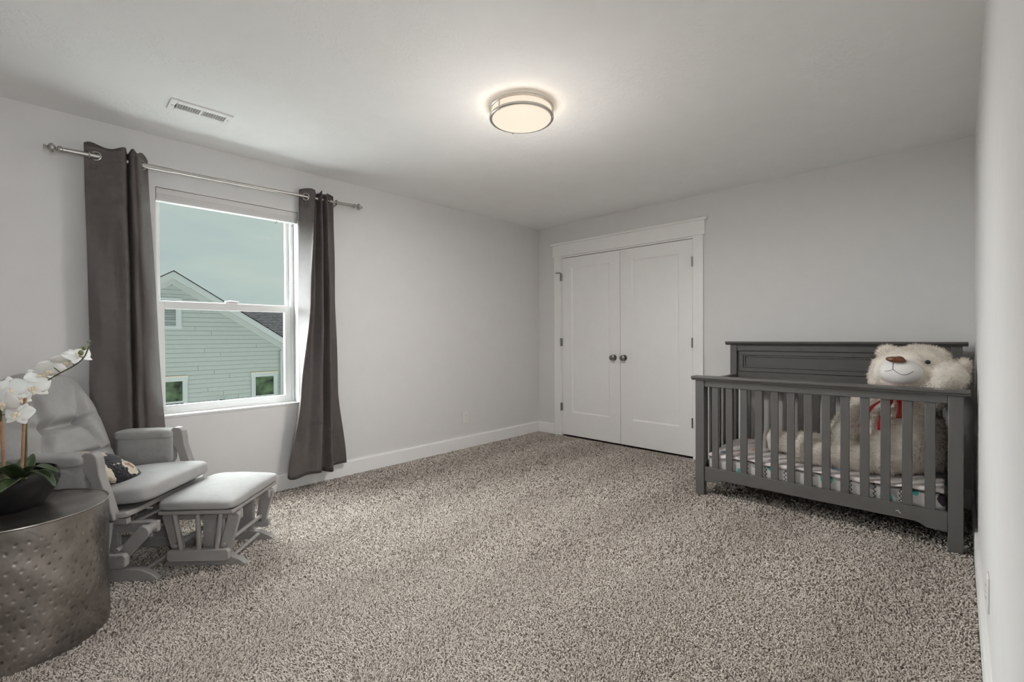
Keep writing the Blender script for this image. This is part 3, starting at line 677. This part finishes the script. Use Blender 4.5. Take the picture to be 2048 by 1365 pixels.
# tufted back cushion
TUFT = [(-.10, .262), (.10, .262)]
CREASE = [((-.10, .262), (.10, .262), .060, .022), ((.10, .262), (.125, .40), .058, .020), ((-.10, .262), (-.125, .40), .058, .020), ((.10, .262), (.165, .10), .072, .021), ((-.10, .262), (-.165, .10), .072, .021),
          ((.10, .262), (.235, .285), .034, .018), ((-.10, .262), (-.235, .285), .034, .018), ((-.24, .095), (.24, .095), .052, .011)]
def seg_d(y, z, p, q):
    dx, dz = q[0] - p[0], q[1] - p[1]; t = max(0, min(1, ((y - p[0]) * dx + (z - p[1]) * dz) / (dx * dx + dz * dz)))
    return math.hypot(y - p[0] - dx * t, z - p[1] - dz * t), t
def backfn(front):
    def f(u, v):
        hgt = .56 * v; a = 2 * u - 1
        wd = .275 if v < .42 else .275 * max(0, 1 - ((v - .42) / .58) ** 2.3) ** .5
        wd = max(wd, .004); y = a * wd
        edge = max(0, 1 - abs(a) ** 3.2) ** .5 * (min(1, v / .08) ** .5) * (min(1, (1 - v) / .12) ** .5)
        if not front: th = -.028 * edge
        else:
            th = .128 * edge
            dip = 0
            for (ty, tz) in TUFT: dip = max(dip,   .110 * math.exp(-(((y - ty) / .034) ** 2 + ((hgt - tz) / .034) ** 2)))
            for p, q, dp, wd_ in CREASE:
                d, t = seg_d(y, hgt, p, q); fade = 1 if wd_ in (.022, .011) else 1 - .65 * t
                dip = max(dip, dp * fade * math.exp(-(d / wd_) ** 2))
            dip *= max(0, 1 - abs(a) ** 4)
            th -= dip * edge
            th += .004 * math.sin(23 * y + 9 * hgt)
        return (-.300 - .37 * hgt + th * .94, y, .425 + hgt * .98 + th * .33)
    return f
mb_ = MB().surf(backfn(True), 90, 80); mb_.surf(backfn(False), 90, 80)
mb_.build('back_cushion', GF, ch, angle=3)
for y in (-.22, -.11, 0, .11, .22):
    top = .9 - 1.2 * y * y * 2.5
    MB().tube([(-.305, y * .95, .345), (-.345, y * .95, .43), (-.335 - .37 * (top - .43), y * .9, top)], .010, 10).build('back_spindle', GP, ch)
MB().tube([(-.335 - .37 * (.9 - 3.0 * y * y - .43), y, .9 - 3.0 * y * y) for y in [(-.23 + .46 * i / 12) for i in range(13)]], .014, 10).build('back_hoop', GP, ch)

ot = empty('ottoman', (-2.853, .703, 0), math.radians(46.5), label='grey gliding ottoman with padded top in front of the glider', cat='ottoman')
glider_base(ot, -.205, .205, .147, .052, .150, .205, .046, .106, .160, .262, .115, .098, .178, .055, (-.085, 0, .085), (-.112, 0, .112), .290, .04, .235)
MB().box((-.176, -.235, .286), (.180, .235, .306)).build('top_board', GP, ot, bevel=.004)
def otf(q, x, y, z):
    return (q[0], q[1], q[2] + (.030 * (1 - x * x * .8) * (1 - y * y * .8) if z > -.2 else 0) + .003 * math.sin(9 * q[0] + 13 * q[1]) * max(0, z))
superbox((.004, 0, .330), (.188, .250, .028), .50, .20, 72, 24, otf).build('top_cushion', GF, ot, angle=3)

# ------------------------------------------------------------------ throw pillow on the glider
mat('shag_pillow', (.62, .55, .44), .95, sheen=.3, bump=1.0, bscale=75, bdist=.012, bdetail=5)
N, L, b = nodes_of(MATS['shag_pillow'])
tc = N.new('ShaderNodeTexCoord'); nzz = N.new('ShaderNodeTexNoise'); nzz.inputs['Scale'].default_value = 22; nzz.inputs['Detail'].default_value = 4
vm = N.new('ShaderNodeMixRGB'); vm.inputs[0].default_value = .10; L.new(tc.outputs['Object'], nzz.inputs['Vector']); L.new(tc.outputs['Object'], vm.inputs[1]); L.new(nzz.outputs['Color'], vm.inputs[2])
ds = N.new('ShaderNodeVectorMath'); ds.operation = 'DISTANCE'; ds.inputs[1].default_value = (.075, .010, .075); L.new(vm.outputs[0], ds.inputs[0])
rp_ = N.new('ShaderNodeValToRGB'); rp_.color_ramp.interpolation = 'CONSTANT'
for i, (p_, c_) in enumerate(((0, (.30, .15, .055, 1)), (.032, (.60, .53, .42, 1)), (.052, (.012, .012, .016, 1)), (.098, (.62, .55, .44, 1)))):
    e = rp_.color_ramp.elements[i] if i < 2 else rp_.color_ramp.elements.new(p_)
    e.position = p_; e.color = c_
L.new(ds.outputs['Value'], rp_.inputs['Fac']); L.new(rp_.outputs['Color'], b.inputs['Base Color'])
def pil(q, x, y, z): 
    k = (1 - abs(x) ** 2.2) ** .6 * (1 - abs(y) ** 2.2) ** .6 if abs(x) < 1 and abs(y) < 1 else 0
    return (q[0], q[1], .006 * (1 if z > 0 else -1) * abs(z) + z * .055 * k)
po = superbox((0, 0, 0), (.135, .135, 1), .35, .38, 72, 30, pil).build('throw_pillow', 'shag_pillow', None, angle=3, label='small shaggy throw pillow in cream, black and tan on the glider seat', cat='pillow')
_M = Matrix.Translation((-3.068, .331, 0)) @ Matrix.Rotation(CH, 4, 'Z')
po.matrix_world = _M @ Matrix.Translation((-.005, -.100, .505)) @ Matrix.Rotation(.55, 4, 'Z') @ Matrix.Rotation(.58, 4, 'Y') @ Matrix.Rotation(.55, 4, 'Z')

# ------------------------------------------------------------------ hammered drum table
mat('hammered_metal', (.37, .345, .325), .36, metal=1.0, var=.30, vscale=7, bump=.10, bscale=30, bdist=.003)
TX, TY, TR, TH = -2.572, -.035, .250, .500
tb = empty('side_table', (TX, TY, 0), label='hammered pewter drum side table with raised rim holding the orchid', cat='side table')
NC, NR_ = 46, 15
def drum(u, v):
    t = 2 * PI * u; z = .004 + v * (TH - .010)
    cu = u * NC; row = v * (NR_); j = round(row - .5); off = .5 if j % 2 else 0
    du = (cu + off - round(cu + off)) * (2 * PI * TR / NC); dz = (row - .5 - j) * ((TH - .01) / NR_)
    jit = math.sin(j * 12.9 + round(cu + off) * 78.2) * .0025
    dep = .0024 * math.exp(-((du - jit) ** 2 + (dz * .7 + jit) ** 2) / (.0033 ** 2)) if 0 <= j < NR_ and .03 < v < .94 else 0
    r = TR - dep + .0012 * math.sin(t * 9 + z * 15) * math.sin(z * 31)
    return (r * math.cos(t), r * math.sin(t), z)
dr = MB().surf(drum, NC * 11, NR_ * 9 + 1, closed_u=True).build('drum', 'hammered_metal', tb, fix=False, angle=3)
_d = np.array([TR - math.hypot(v.co.x, v.co.y) for v in dr.data.vertices]); _a = dr.data.attributes.new('dimple_shade', 'FLOAT', 'POINT'); _a.data.foreach_set('value', np.clip((_d - .0009) / .0012, 0, 1).astype(np.float32))
N, L, b = nodes_of(MATS['hammered_metal']); at = N.new('ShaderNodeAttribute'); at.attribute_name = 'dimple_shade'; mm = N.new('ShaderNodeMixRGB'); L.new(at.outputs['Fac'], mm.inputs[0])  # darker tone painted into the dimples stands in for their shading
L.new(b.inputs['Base Color'].links[0].from_socket, mm.inputs[1]); mm.inputs[2].default_value = (.17, .158, .148, 1); L.new(mm.outputs[0], b.inputs['Base Color'])
MB().torus((0, 0, TH - .004), TR, .0042, None, 96, 10).build('rim', 'hammered_metal', tb)
MB().lathe([(TR - .003, TH - .004), (TR - .005, TH - .020), (TR - .012, TH - .0255), (TR - .03, TH - .0265), (.12, TH - .0262), (0, TH - .026)], (0, 0, 0), 96).build('tray_top', 'hammered_metal', tb)

# ------------------------------------------------------------------ potted orchid
OX, OY, OZ = -2.640, -.075, TH - .0255
oc = empty('potted_orchid', (OX, OY, OZ), label='white orchid with arching sprays in a black bowl on the drum table', cat='potted plant')
MB().lathe([(.060, 0), (.078, .004), (.112, .040), (.138, .085), (.149, .120), (.147, .140), (.139, .160), (.134, .160), (.141, .140), (.143, .120), (.125, .10), (0, .10)], (0, 0, 0), 64).build('bowl', 'bowl_black', oc, angle=1.0)
def moss(u, v):
    t = 2 * PI * u; r = .138 * v; return (r * math.cos(t), r * math.sin(t), .132 + .012 * math.sin(t * 5 + v * 9) * (1 - v) + .016 * (1 - v * v))
MB().surf(moss, 40, 10, closed_u=True).build('moss', 'moss', oc)
def leaf(pts, wd, m='orchid_leaf', fold=.35, side=None):
    pts = [Vector(p) for p in pts]
    def f(u, v):
        p = Vector(catmull(pts, v)); q = Vector(catmull(pts, min(1, v + .02))) - Vector(catmull(pts, max(0, v - .02))); q.normalize()
        sd = side if side else q.cross(Vector((0, 0, 1))); sd = sd.normalized(); up = sd.cross(q)
        w_ = wd * (math.sin(PI * min(1, .12 + .88 * v) ** .8) ** .7) * (1 if v < .999 else .05); a = 2 * u - 1
        return p + sd * (a * w_) + up * (abs(a) ** 1.5 * w_ * fold)
    return MB().surf(f, 9, 22).build('leaf', m, oc, solid=.0022, fix=False, angle=3)
ct = Vector((0, 0, .14))
leaf([Vector((0.0806, 0.0441, 0.1547)), Vector((0.1655, 0.0710, 0.1979)), Vector((0.2570, 0.1038, 0.2068)), Vector((0.3202, 0.1369, 0.1941))], .019)
leaf([Vector((0.1152, 0.0496, 0.1549)), Vector((0.2192, 0.0810, 0.1878)), Vector((0.2893, 0.1069, 0.1836)), Vector((0.3241, 0.1261, 0.1454))], .017)
leaf([Vector((0.0543, 0.0464, 0.1430)), Vector((0.0364, 0.0572, 0.1701)), Vector((0.0159, 0.0655, 0.1959)), Vector((-0.0216, 0.0712, 0.2160))], .017, side=Vector((.02, 1, 0)))
leaf([Vector((0.0843, 0.0337, 0.1464)), Vector((0.1630, 0.0129, 0.1912)), Vector((0.2623, -0.0020, 0.2315)), Vector((0.3493, -0.0291, 0.2374))], .030)
leaf([Vector((0.1189, 0.0393, 0.1449)), Vector((0.2322, 0.0239, 0.1725)), Vector((0.3131, 0.0046, 0.1719)), Vector((0.3636, -0.0162, 0.1601))], .024)
leaf([Vector((0.0085, 0.0299, 0.1372)), Vector((-0.1053, 0.0035, 0.1498)), Vector((-0.2282, -0.0317, 0.1539)), Vector((-0.3717, -0.0873, 0.1168))], .026)
leaf([Vector((0.1335, 0.0395, 0.1479)), Vector((0.1996, 0.0480, 0.1691)), Vector((0.2496, 0.0546, 0.1763))], .012, 'bud_green')
leaf([Vector((-0.0528, 0.0261, 0.1254)), Vector((-0.1056, 0.0311, 0.1541)), Vector((-0.1843, 0.0388, 0.1731))], .018, side=Vector((.72, .69, 0)))
st1 = [Vector((0.0716, 0.0491, 0.1364)), Vector((0.0742, 0.0529, 0.2512)), Vector((0.0740, 0.0539, 0.3468)), Vector((0.0765, 0.0575, 0.4328)), Vector((0.1002, 0.0738, 0.4715)), Vector((0.1472, 0.1058, 0.5103)), Vector((0.1993, 0.1426, 0.5430)), Vector((0.2537, 0.1816, 0.5734)), Vector((0.2874, 0.2076, 0.6052)), Vector((0.3075, 0.2206, 0.6482))]
MB().tube([catmull(st1, i / 40) for i in range(41)], [.0042 - .0022 * i / 40 for i in range(41)], 8).build('stem', 'orchid_stem', oc)
st2 = [Vector((-0.0278, -0.0055, 0.1181)), Vector((-0.0054, -0.0100, 0.2493)), Vector((0.0201, -0.0120, 0.3491)), Vector((0.0470, -0.0129, 0.4186)), Vector((0.0606, -0.0268, 0.4867)), Vector((0.0403, -0.0736, 0.5352)), Vector((0.0055, -0.1346, 0.5645))]
MB().tube([catmull(st2, i / 30) for i in range(31)], [.0042 - .002 * i / 30 for i in range(31)], 8).build('stem', 'orchid_stem', oc)
MB().tube([Vector((0.0984, 0.0403, 0.1403)), Vector((0.1098, 0.0561, 0.5305))], .0048, 10).build('stake', 'bamboo', oc)
MB().tube([Vector((0.0004, -0.0059, 0.1242)), Vector((0.0274, -0.0113, 0.3975))], .0048, 10).build('stake', 'bamboo', oc)
for p_, r_ in ((Vector((0.2793, 0.2000, 0.6221)), .0085), (Vector((0.2942, 0.2075, 0.6390)), .0070)):
    MB().ball(p_, (r_, r_, r_ * 1.15), 14, 10).build('bud', 'bud_green', oc)
for k, p_ in enumerate((Vector((0.3075, 0.2206, 0.6482)), Vector((0.3048, 0.2181, 0.6612)), Vector((0.3115, 0.2233, 0.6649)))): MB().ball(p_, (.003, .003, .005), 8, 6).build('bud', 'bud_green', oc)
def petal_fn(l, wd, cup, a0, tilt, rnd):
    ca, sa = math.cos(a0), math.sin(a0)
    def f(u, v):
        a = 2 * u - 1; w_ = wd * math.sin(PI * (.06 + .94 * v) ** rnd) ** .75 if v < 1 else wd * .12
        r = l * v; x = a * w_; z = -cup * (v ** 2) * l - .22 * w_ * a * a + tilt * r + .05 * l * math.sin(7 * a + 5 * v) * v * .3
        return (x * ca - r * sa, x * sa + r * ca, z)
    return f
def flower(pos, nrm, s, roll=0.0, anchor=None):
    nrm = Vector(nrm).normalized(); up = Vector((0, 0, 1)); xr = up.cross(nrm).normalized(); yu = nrm.cross(xr)
    R = Matrix((xr, yu, nrm)).transposed().to_4x4(); M = Matrix.Translation(pos) @ R @ Matrix.Rotation(roll, 4, 'Z') @ Matrix.Scale(s, 4)
    mb = MB()
    for a0, l, wd, cup, tl, rd in ((0, .046, .0165, .25, -.02, .85), (2.35, .045, .0165, .25, -.02, .85), (-2.35, .045, .0165, .25, -.02, .85), (1.25, .050, .029, .12, .06, .80), (-1.25, .050, .029, .12, .06, .80)):
        t = MB().surf(petal_fn(l, wd, cup, a0, tl, rd), 9, 12); t.v = [tuple(M @ Vector(p)) for p in t.v]; mb.add(t.v, t.f)
    fo = mb.build('flower', 'orchid_white', oc, solid=.0009, fix=False, angle=3)
    lp_ = MB().ball((0, -.004, .008), (.0055, .0065, .008), 12, 8).ball((-.008, -.006, .008), (.005, .0075, .004), 10, 8).ball((.008, -.006, .008), (.005, .0075, .004), 10, 8).ball((0, -.018, .008), (.0055, .010, .003), 10, 8)
    lp_.v = [tuple(M @ Vector(p)) for p in lp_.v]; lp_.build('lip', 'orchid_lip', fo)
    if anchor is not None:
        q = pos - nrm * .02 * s
        MB().tube([anchor, anchor.lerp(q, .6) + Vector((0, 0, .008)), pos - nrm * .002], [.0018, .0018, .0022], 7).build('pedicel', 'orchid_stem', fo)
TO_ROOM = Vector((.695, -.719, 0)); ALONG = Vector((.719, .695, 0)); UP = Vector((0, 0, 1))   # facing directions of the blooms
S1 = lambda t: Vector(catmull(st1, t)); S2 = lambda t: Vector(catmull(st2, t))
flower(Vector((0.2507, 0.1931, 0.6161)), TO_ROOM * .30 + ALONG * .55 + UP * .75, .98, .3, S1(.88))
flower(Vector((0.2348, 0.1636, 0.5923)), TO_ROOM * .35 + ALONG * .35 - UP * .85, 1.0, .1, S1(.78))
flower(Vector((0.1890, 0.1189, 0.5589)), TO_ROOM * .30 + ALONG * .70 - UP * .55, 1.0, -.4, S1(.68))
flower(Vector((0.1407, 0.0929, 0.5392)), TO_ROOM * .35 + ALONG * .60 + UP * .60, .95, .6, S1(.60))
flower(Vector((0.1577, 0.0740, 0.4947)), TO_ROOM * .75 + ALONG * .55 + UP * .05, 1.05, .15, S1(.47))
flower(Vector((0.1542, 0.0348, 0.4002)), TO_ROOM * .80 + ALONG * .15 + UP * .45, 1.02, -.1, S2(.42))
flower(Vector((0.1450, 0.0131, 0.4896)), TO_ROOM * .80 + ALONG * .40 + UP * .15, 1.12, .2, S2(.52))
flower(Vector((0.1839, 0.0015, 0.4488)), TO_ROOM * .9 - ALONG * .1 - UP * .25, 1.15, -.2, S2(.50))
flower(Vector((0.1102, 0.0347, 0.4571)), TO_ROOM * .45 + ALONG * .75 + UP * .1, .95, .35, S2(.50))
flower(Vector((0.1330, -0.0265, 0.4741)), TO_ROOM * .8 - ALONG * .5 + UP * .2, 1.1, .5, S2(.62))
flower(Vector((0.0732, -0.0835, 0.5377)), TO_ROOM * .8 - ALONG * .3 + UP * .2, 1.1, .2, S2(.80))

# ------------------------------------------------------------------ outside: neighbour's house, pale unseen ground
HX = -17.0
hs = empty('house', (HX, 4.4, -3.2), label='pale lap-sided gabled house with dark shingle roof seen outside the window', cat='house')
oy, oz = 4.4, -3.2
PKY, PKZ, SL = 2.914, 3.145, .648
def hb(name, lo, hi, m, parent=hs, bevel=0): return MB().box((lo[0], lo[1] - oy, lo[2] - oz), (hi[0], hi[1] - oy, hi[2] - oz)).build(name, m, parent, bevel=bevel, smooth=False)
YR_ = 6.10; YL_ = 2 * PKY - YR_
zr = lambda y: PKZ - .02 - SL * abs(y - PKY)
MB().prism([(YL_ - oy, 0), (YR_ - oy, 0), (YR_ - oy, zr(YR_) - oz), (PKY - oy, zr(PKY) - oz), (YL_ - oy, zr(YL_) - oz)], 'x', -9.0, 0).build('wall', 'house_gap', hs, smooth=False)
for s in (-1, 1):                                        # roof slopes and rake boards
    e = PKY + s * (YR_ - PKY + .42); n_ = (s * SL, 1)
    MB().prism([(PKY - oy, PKZ - oz), (e - oy, PKZ - SL * abs(e - PKY) - oz), (e - oy, PKZ - SL * abs(e - PKY) - oz + .03), (PKY - oy, PKZ - oz + .03)], 'x', -9.2, .33).build('roof_slope', 'shingle', hs, smooth=False)
    MB().prism([(PKY - oy, PKZ - oz), (e - oy, PKZ - SL * abs(e - PKY) - oz), (e - oy, PKZ - SL * abs(e - PKY) - oz - .20), (PKY - oy, PKZ - oz - .20)], 'x', .26, .31).build('rake_board', 'house_trim', hs, smooth=False)
    MB().prism([(PKY - oy, PKZ - oz - .10), (e - oy, PKZ - SL * abs(e - PKY) - oz - .10), (e - oy, PKZ - SL * abs(e - PKY) - oz - .13), (PKY - oy, PKZ - oz - .13)], 'x', .0, .26).build('soffit', 'house_trim', hs, smooth=False)
    MB().prism([(PKY - oy, PKZ - oz - .13), (e - s * .42 - oy, PKZ - SL * abs(e - s * .42 - PKY) - oz - .13), (e - s * .42 - oy, PKZ - SL * abs(e - s * .42 - PKY) - oz - .36), (PKY - oy, PKZ - oz - .36)], 'x', .002, .030).build('frieze_board', 'siding', hs, smooth=False)
hb('corner_board', (.0, 5.99, -3.2), (.032, 6.10, .95), 'house_trim')
hb('corner_board', (.0, YL_, -3.2), (.032, YL_ + .11, .95), 'house_trim')
MB().tube([(.07, 5.985 - oy, 0), (.07, 5.985 - oy, .70 - oz)], .030, 10).build('downspout', 'house_trim', hs)
EXP = .137; z = -1.62; kk = 0
while z < 2.75:
    z1 = z + EXP
    yl0 = max(YL_ + .11, PKY - (PKZ - .30 - z) / SL); yr0 = min(5.99, PKY + (PKZ - .30 - z) / SL)
    yl1 = max(YL_ + .11, PKY - (PKZ - .30 - z1) / SL); yr1 = min(5.99, PKY + (PKZ - .30 - z1) / SL)
    js = [5.35 - ((kk * .43) % 1.9)] if yr0 - 3.3 > .8 and kk % 5 in (1, 2, 3) else []
    cuts = [None] + [j for j in js if j < yr1 - .2] + [None]
    for i in range(len(cuts) - 1):
        a0 = yl0 if cuts[i] is None else cuts[i] + .004; a1 = yl1 if cuts[i] is None else cuts[i] + .004
        b0 = yr0 if cuts[i + 1] is None else cuts[i + 1] - .004; b1 = yr1 if cuts[i + 1] is None else cuts[i + 1] - .004
        if b1 - a1 < .05: continue
        zz0, zz1 = z + .002 - oz, z1 - .008 - oz
        V = [(0.0005, a0 - oy, zz0), (0.0005, b0 - oy, zz0), (.034, b0 - oy, zz0), (.034, a0 - oy, zz0), (.0005, a1 - oy, zz1), (.0005, b1 - oy, zz1), (.005, b1 - oy, zz1), (.005, a1 - oy, zz1)]
        MB().add(V, [(0, 1, 2, 3), (4, 7, 6, 5), (0, 4, 5, 1), (1, 5, 6, 2), (2, 6, 7, 3), (3, 7, 4, 0)]).build('siding_board', 'siding', hs, smooth=False)
    z = z1; kk += 1
def hwin(y0, y1, z0, z1, meet):
    wd = MB().box((.02, y0 - oy, z0 - oz), (.034, y1 - oy, z1 - oz)).build('window', 'house_dark', hs, smooth=False)
    t = .105
    for a in ((y0 - t, z0, y0, z1), (y1, z0, y1 + t, z1), (y0 - t - .02, z1, y1 + t + .02, z1 + .12), (y0 - t, z0 - .12, y1 + t, z0)):
        MB().box((.026, a[0] - oy, a[1] - oz), (.050, a[2] - oy, a[3] - oz)).build('casing', 'house_trim', wd, smooth=False)
    MB().box((.026, y0 - t - .035 - oy, z1 + .12 - oz), (.066, y1 + t + .035 - oy, z1 + .138 - oz)).build('drip_cap', 'drip_metal', wd, smooth=False)
    for a in ((y0, z1 - .025, y1, z1), (y0, meet - .03, y1, meet + .025), (y0, meet + .025, y0 + .02, z1 - .025), (y1 - .02, meet + .025, y1, z1 - .025)):
        MB().box((.035, a[0] - oy, a[1] - oz), (.046, a[2] - oy, a[3] - oz)).build('sash', 'house_trim', wd, smooth=False)
    MB().box((.0345, y0 + .02 - oy, meet + .025 - oz), (.037, y1 - .02 - oy, z1 - .025 - oz)).build('pane', 'house_glass', wd, smooth=False)
hwin(5.157, 5.764, -1.62, -.124, -.80)
hwin(2.30, 3.168, -1.62, -.116, -.765)
gv = MB().box((.018, 2.50 - oy, 1.53 - oz), (.028, 3.00 - oy, 2.30 - oz)).build('gable_vent', 'house_dark', hs, smooth=False)
for a in ((2.36, 1.53, 2.50, 2.30), (3.00, 1.53, 3.14, 2.30), (2.34, 2.30, 3.16, 2.38), (2.34, 1.45, 3.16, 1.53)):
    MB().box((.024, a[0] - oy, a[1] - oz), (.050, a[2] - oy, a[3] - oz)).build('vent_frame', 'house_trim', gv, smooth=False)
for k in range(15):
    zz = 1.535 + k * .051
    MB().prism([(.029, zz - oz), (.050, zz - oz), (.030, zz + .036 - oz)], 'y', 2.50 - oy, 3.00 - oy).build('louver', 'house_trim', gv, smooth=False)
ev = hb('wall_vent', (.02, 4.06, -1.0), (.045, 4.32, -.75), 'house_trim')
MB().box((.046, 4.12 - oy, -.92 - oz), (.075, 4.27 - oy, -.80 - oz)).build('vent_hood', 'house_dark', ev, smooth=False)
# wing behind with its own shingle roof
rw = MB().prism([(-.75, .15 - oz), (-5.2, 2.48 - oz), (-9.5, .25 - oz), (-9.5, .10 - oz), (-5.2, 2.33 - oz), (-.75, .0 - oz)], 'y', 6.05 - oy, 16 - oy).build('wing_roof', 'shingle', hs, smooth=False)
for k in range(32):                                       # courses of the wing roof
    t0 = k / 32; x0 = -.75 - 4.45 * t0; z0 = .15 + 2.33 * t0
    MB().prism([(x0 + .01, z0 + .002 - oz), (x0 + .01, z0 + .018 - oz), (x0 - .15, z0 + .084 - oz), (x0 - .15, z0 + .080 - oz)], 'y', 6.05 - oy, 16 - oy).build('shingle_course', 'shingle', rw, smooth=False)
MB().box((-9.3, 6.1 - oy, 0), (-1.1, 15.8 - oy, .05 - oz)).build('wing_wall', 'siding', hs, smooth=False)
MB().box((-70, -45, -3.4), (XL - .3, 60, -3.2)).build('ground', 'bounce_ground', smooth=False, **S)  # unseen ground, made pale to bounce daylight up onto the ceiling

# ------------------------------------------------------------------ carpet pile (curled yarn ends)
def yarns(x0, x1, y0, y1, sp, ln, wd, ht, seed, mask):
    g = np.random.default_rng(seed)
    X, Y = np.meshgrid(np.arange(x0, x1, sp), np.arange(y0, y1, sp)); X = X.ravel() + g.uniform(-.6, .6, X.size) * sp; Y = Y.ravel() + g.uniform(-.6, .6, Y.size) * sp
    k = (X > XL + .016) & (X < XR - .016) & (Y < YB - .016) & mask(X, Y); X, Y = X[k], Y[k]; n = len(X)
    # nap direction left by vacuuming: broad swaths
    nap = np.sin(X * 10.5 + 1.1 * np.sin(Y * 1.3 + X * .8) + .35 * Y) + .55 * np.sin(X * 3.7 - Y * 1.4 + 1.0)
    th = g.uniform(0, 2 * PI, n); L_ = ln * g.uniform(.6, 1.3, n); bend = g.normal(0, .9, n); tw = g.normal(0, .55, n)
    T = np.array([-1, -.35, .35, 1.0]); V = np.zeros((n, 4, 2, 3)); lx = .0035 * np.sign(nap) * np.minimum(1, np.abs(nap) * 2)
    for i, t in enumerate(T):
        a = th + bend * t * .5; hgt = ht * (1 - t * t) * g.uniform(.7, 1.3, n) - .004
        cx = X + np.cos(a) * t * L_ * .5 + .3 * lx * (1 - t * t); cy = Y + np.sin(a) * t * L_ * .5 - lx * (1 - t * t)
        wx, wy, wz = -np.sin(a) * np.cos(tw), np.cos(a) * np.cos(tw), np.sin(tw)
        w_ = wd * (1 if abs(t) < .9 else .65) * .5
        for j, s in enumerate((-1, 1)):
            V[:, i, j, 0] = cx + s * w_ * wx; V[:, i, j, 1] = cy + s * w_ * wy; V[:, i, j, 2] = hgt + s * w_ * wz
    V = V.reshape(-1, 3); b_ = np.arange(n)[:, None] * 8
    F = np.concatenate([b_ + np.array([[2 * i, 2 * i + 1, 2 * i + 3, 2 * i + 2]]) for i in range(3)], 1).reshape(-1, 4)
    col = np.clip(g.normal(.48, .13, n) + .17 * np.tanh(nap * 1.2), 0, 1)  # shading of the nap swaths is also painted into the yarn colour
    return V, F, np.repeat(col, 8)
dist = lambda X, Y: np.hypot(X, Y)
seen = lambda X, Y: (Y > -X * .02 - .25) & (dist(X, Y) > 1.05)
Z = [yarns(XL, XR, -.5, YB, sp_, ln_, wd_, ht_, sd_, (lambda lo_, hi_: lambda X, Y: seen(X, Y) & (dist(X, Y) >= lo_) & (dist(X, Y) < hi_))(lo_, hi_))
     for sp_, ln_, wd_, ht_, sd_, lo_, hi_ in ((.0067, .0145, .0039, .0080, 5, 1.0, 2.35), (.0086, .0175, .0048, .0088, 6, 2.35, 3.3), (.0115, .0220, .0062, .0090, 8, 3.3, 9))]
V = np.concatenate([q[0] for q in Z]); offs = np.cumsum([0] + [len(q[0]) for q in Z]); F = np.concatenate([q[1] + offs[i] for i, q in enumerate(Z)]); C_ = np.concatenate([q[2] for q in Z])
cp = np_mesh('carpet_pile', V, F, 'carpet_yarn', None, smooth=True, attr=C_)
tag(cp, 'taupe frieze carpet pile covering the bedroom floor', 'carpet', kind='stuff')
print('YARNS', len(F), 'objects', len(bpy.data.objects))
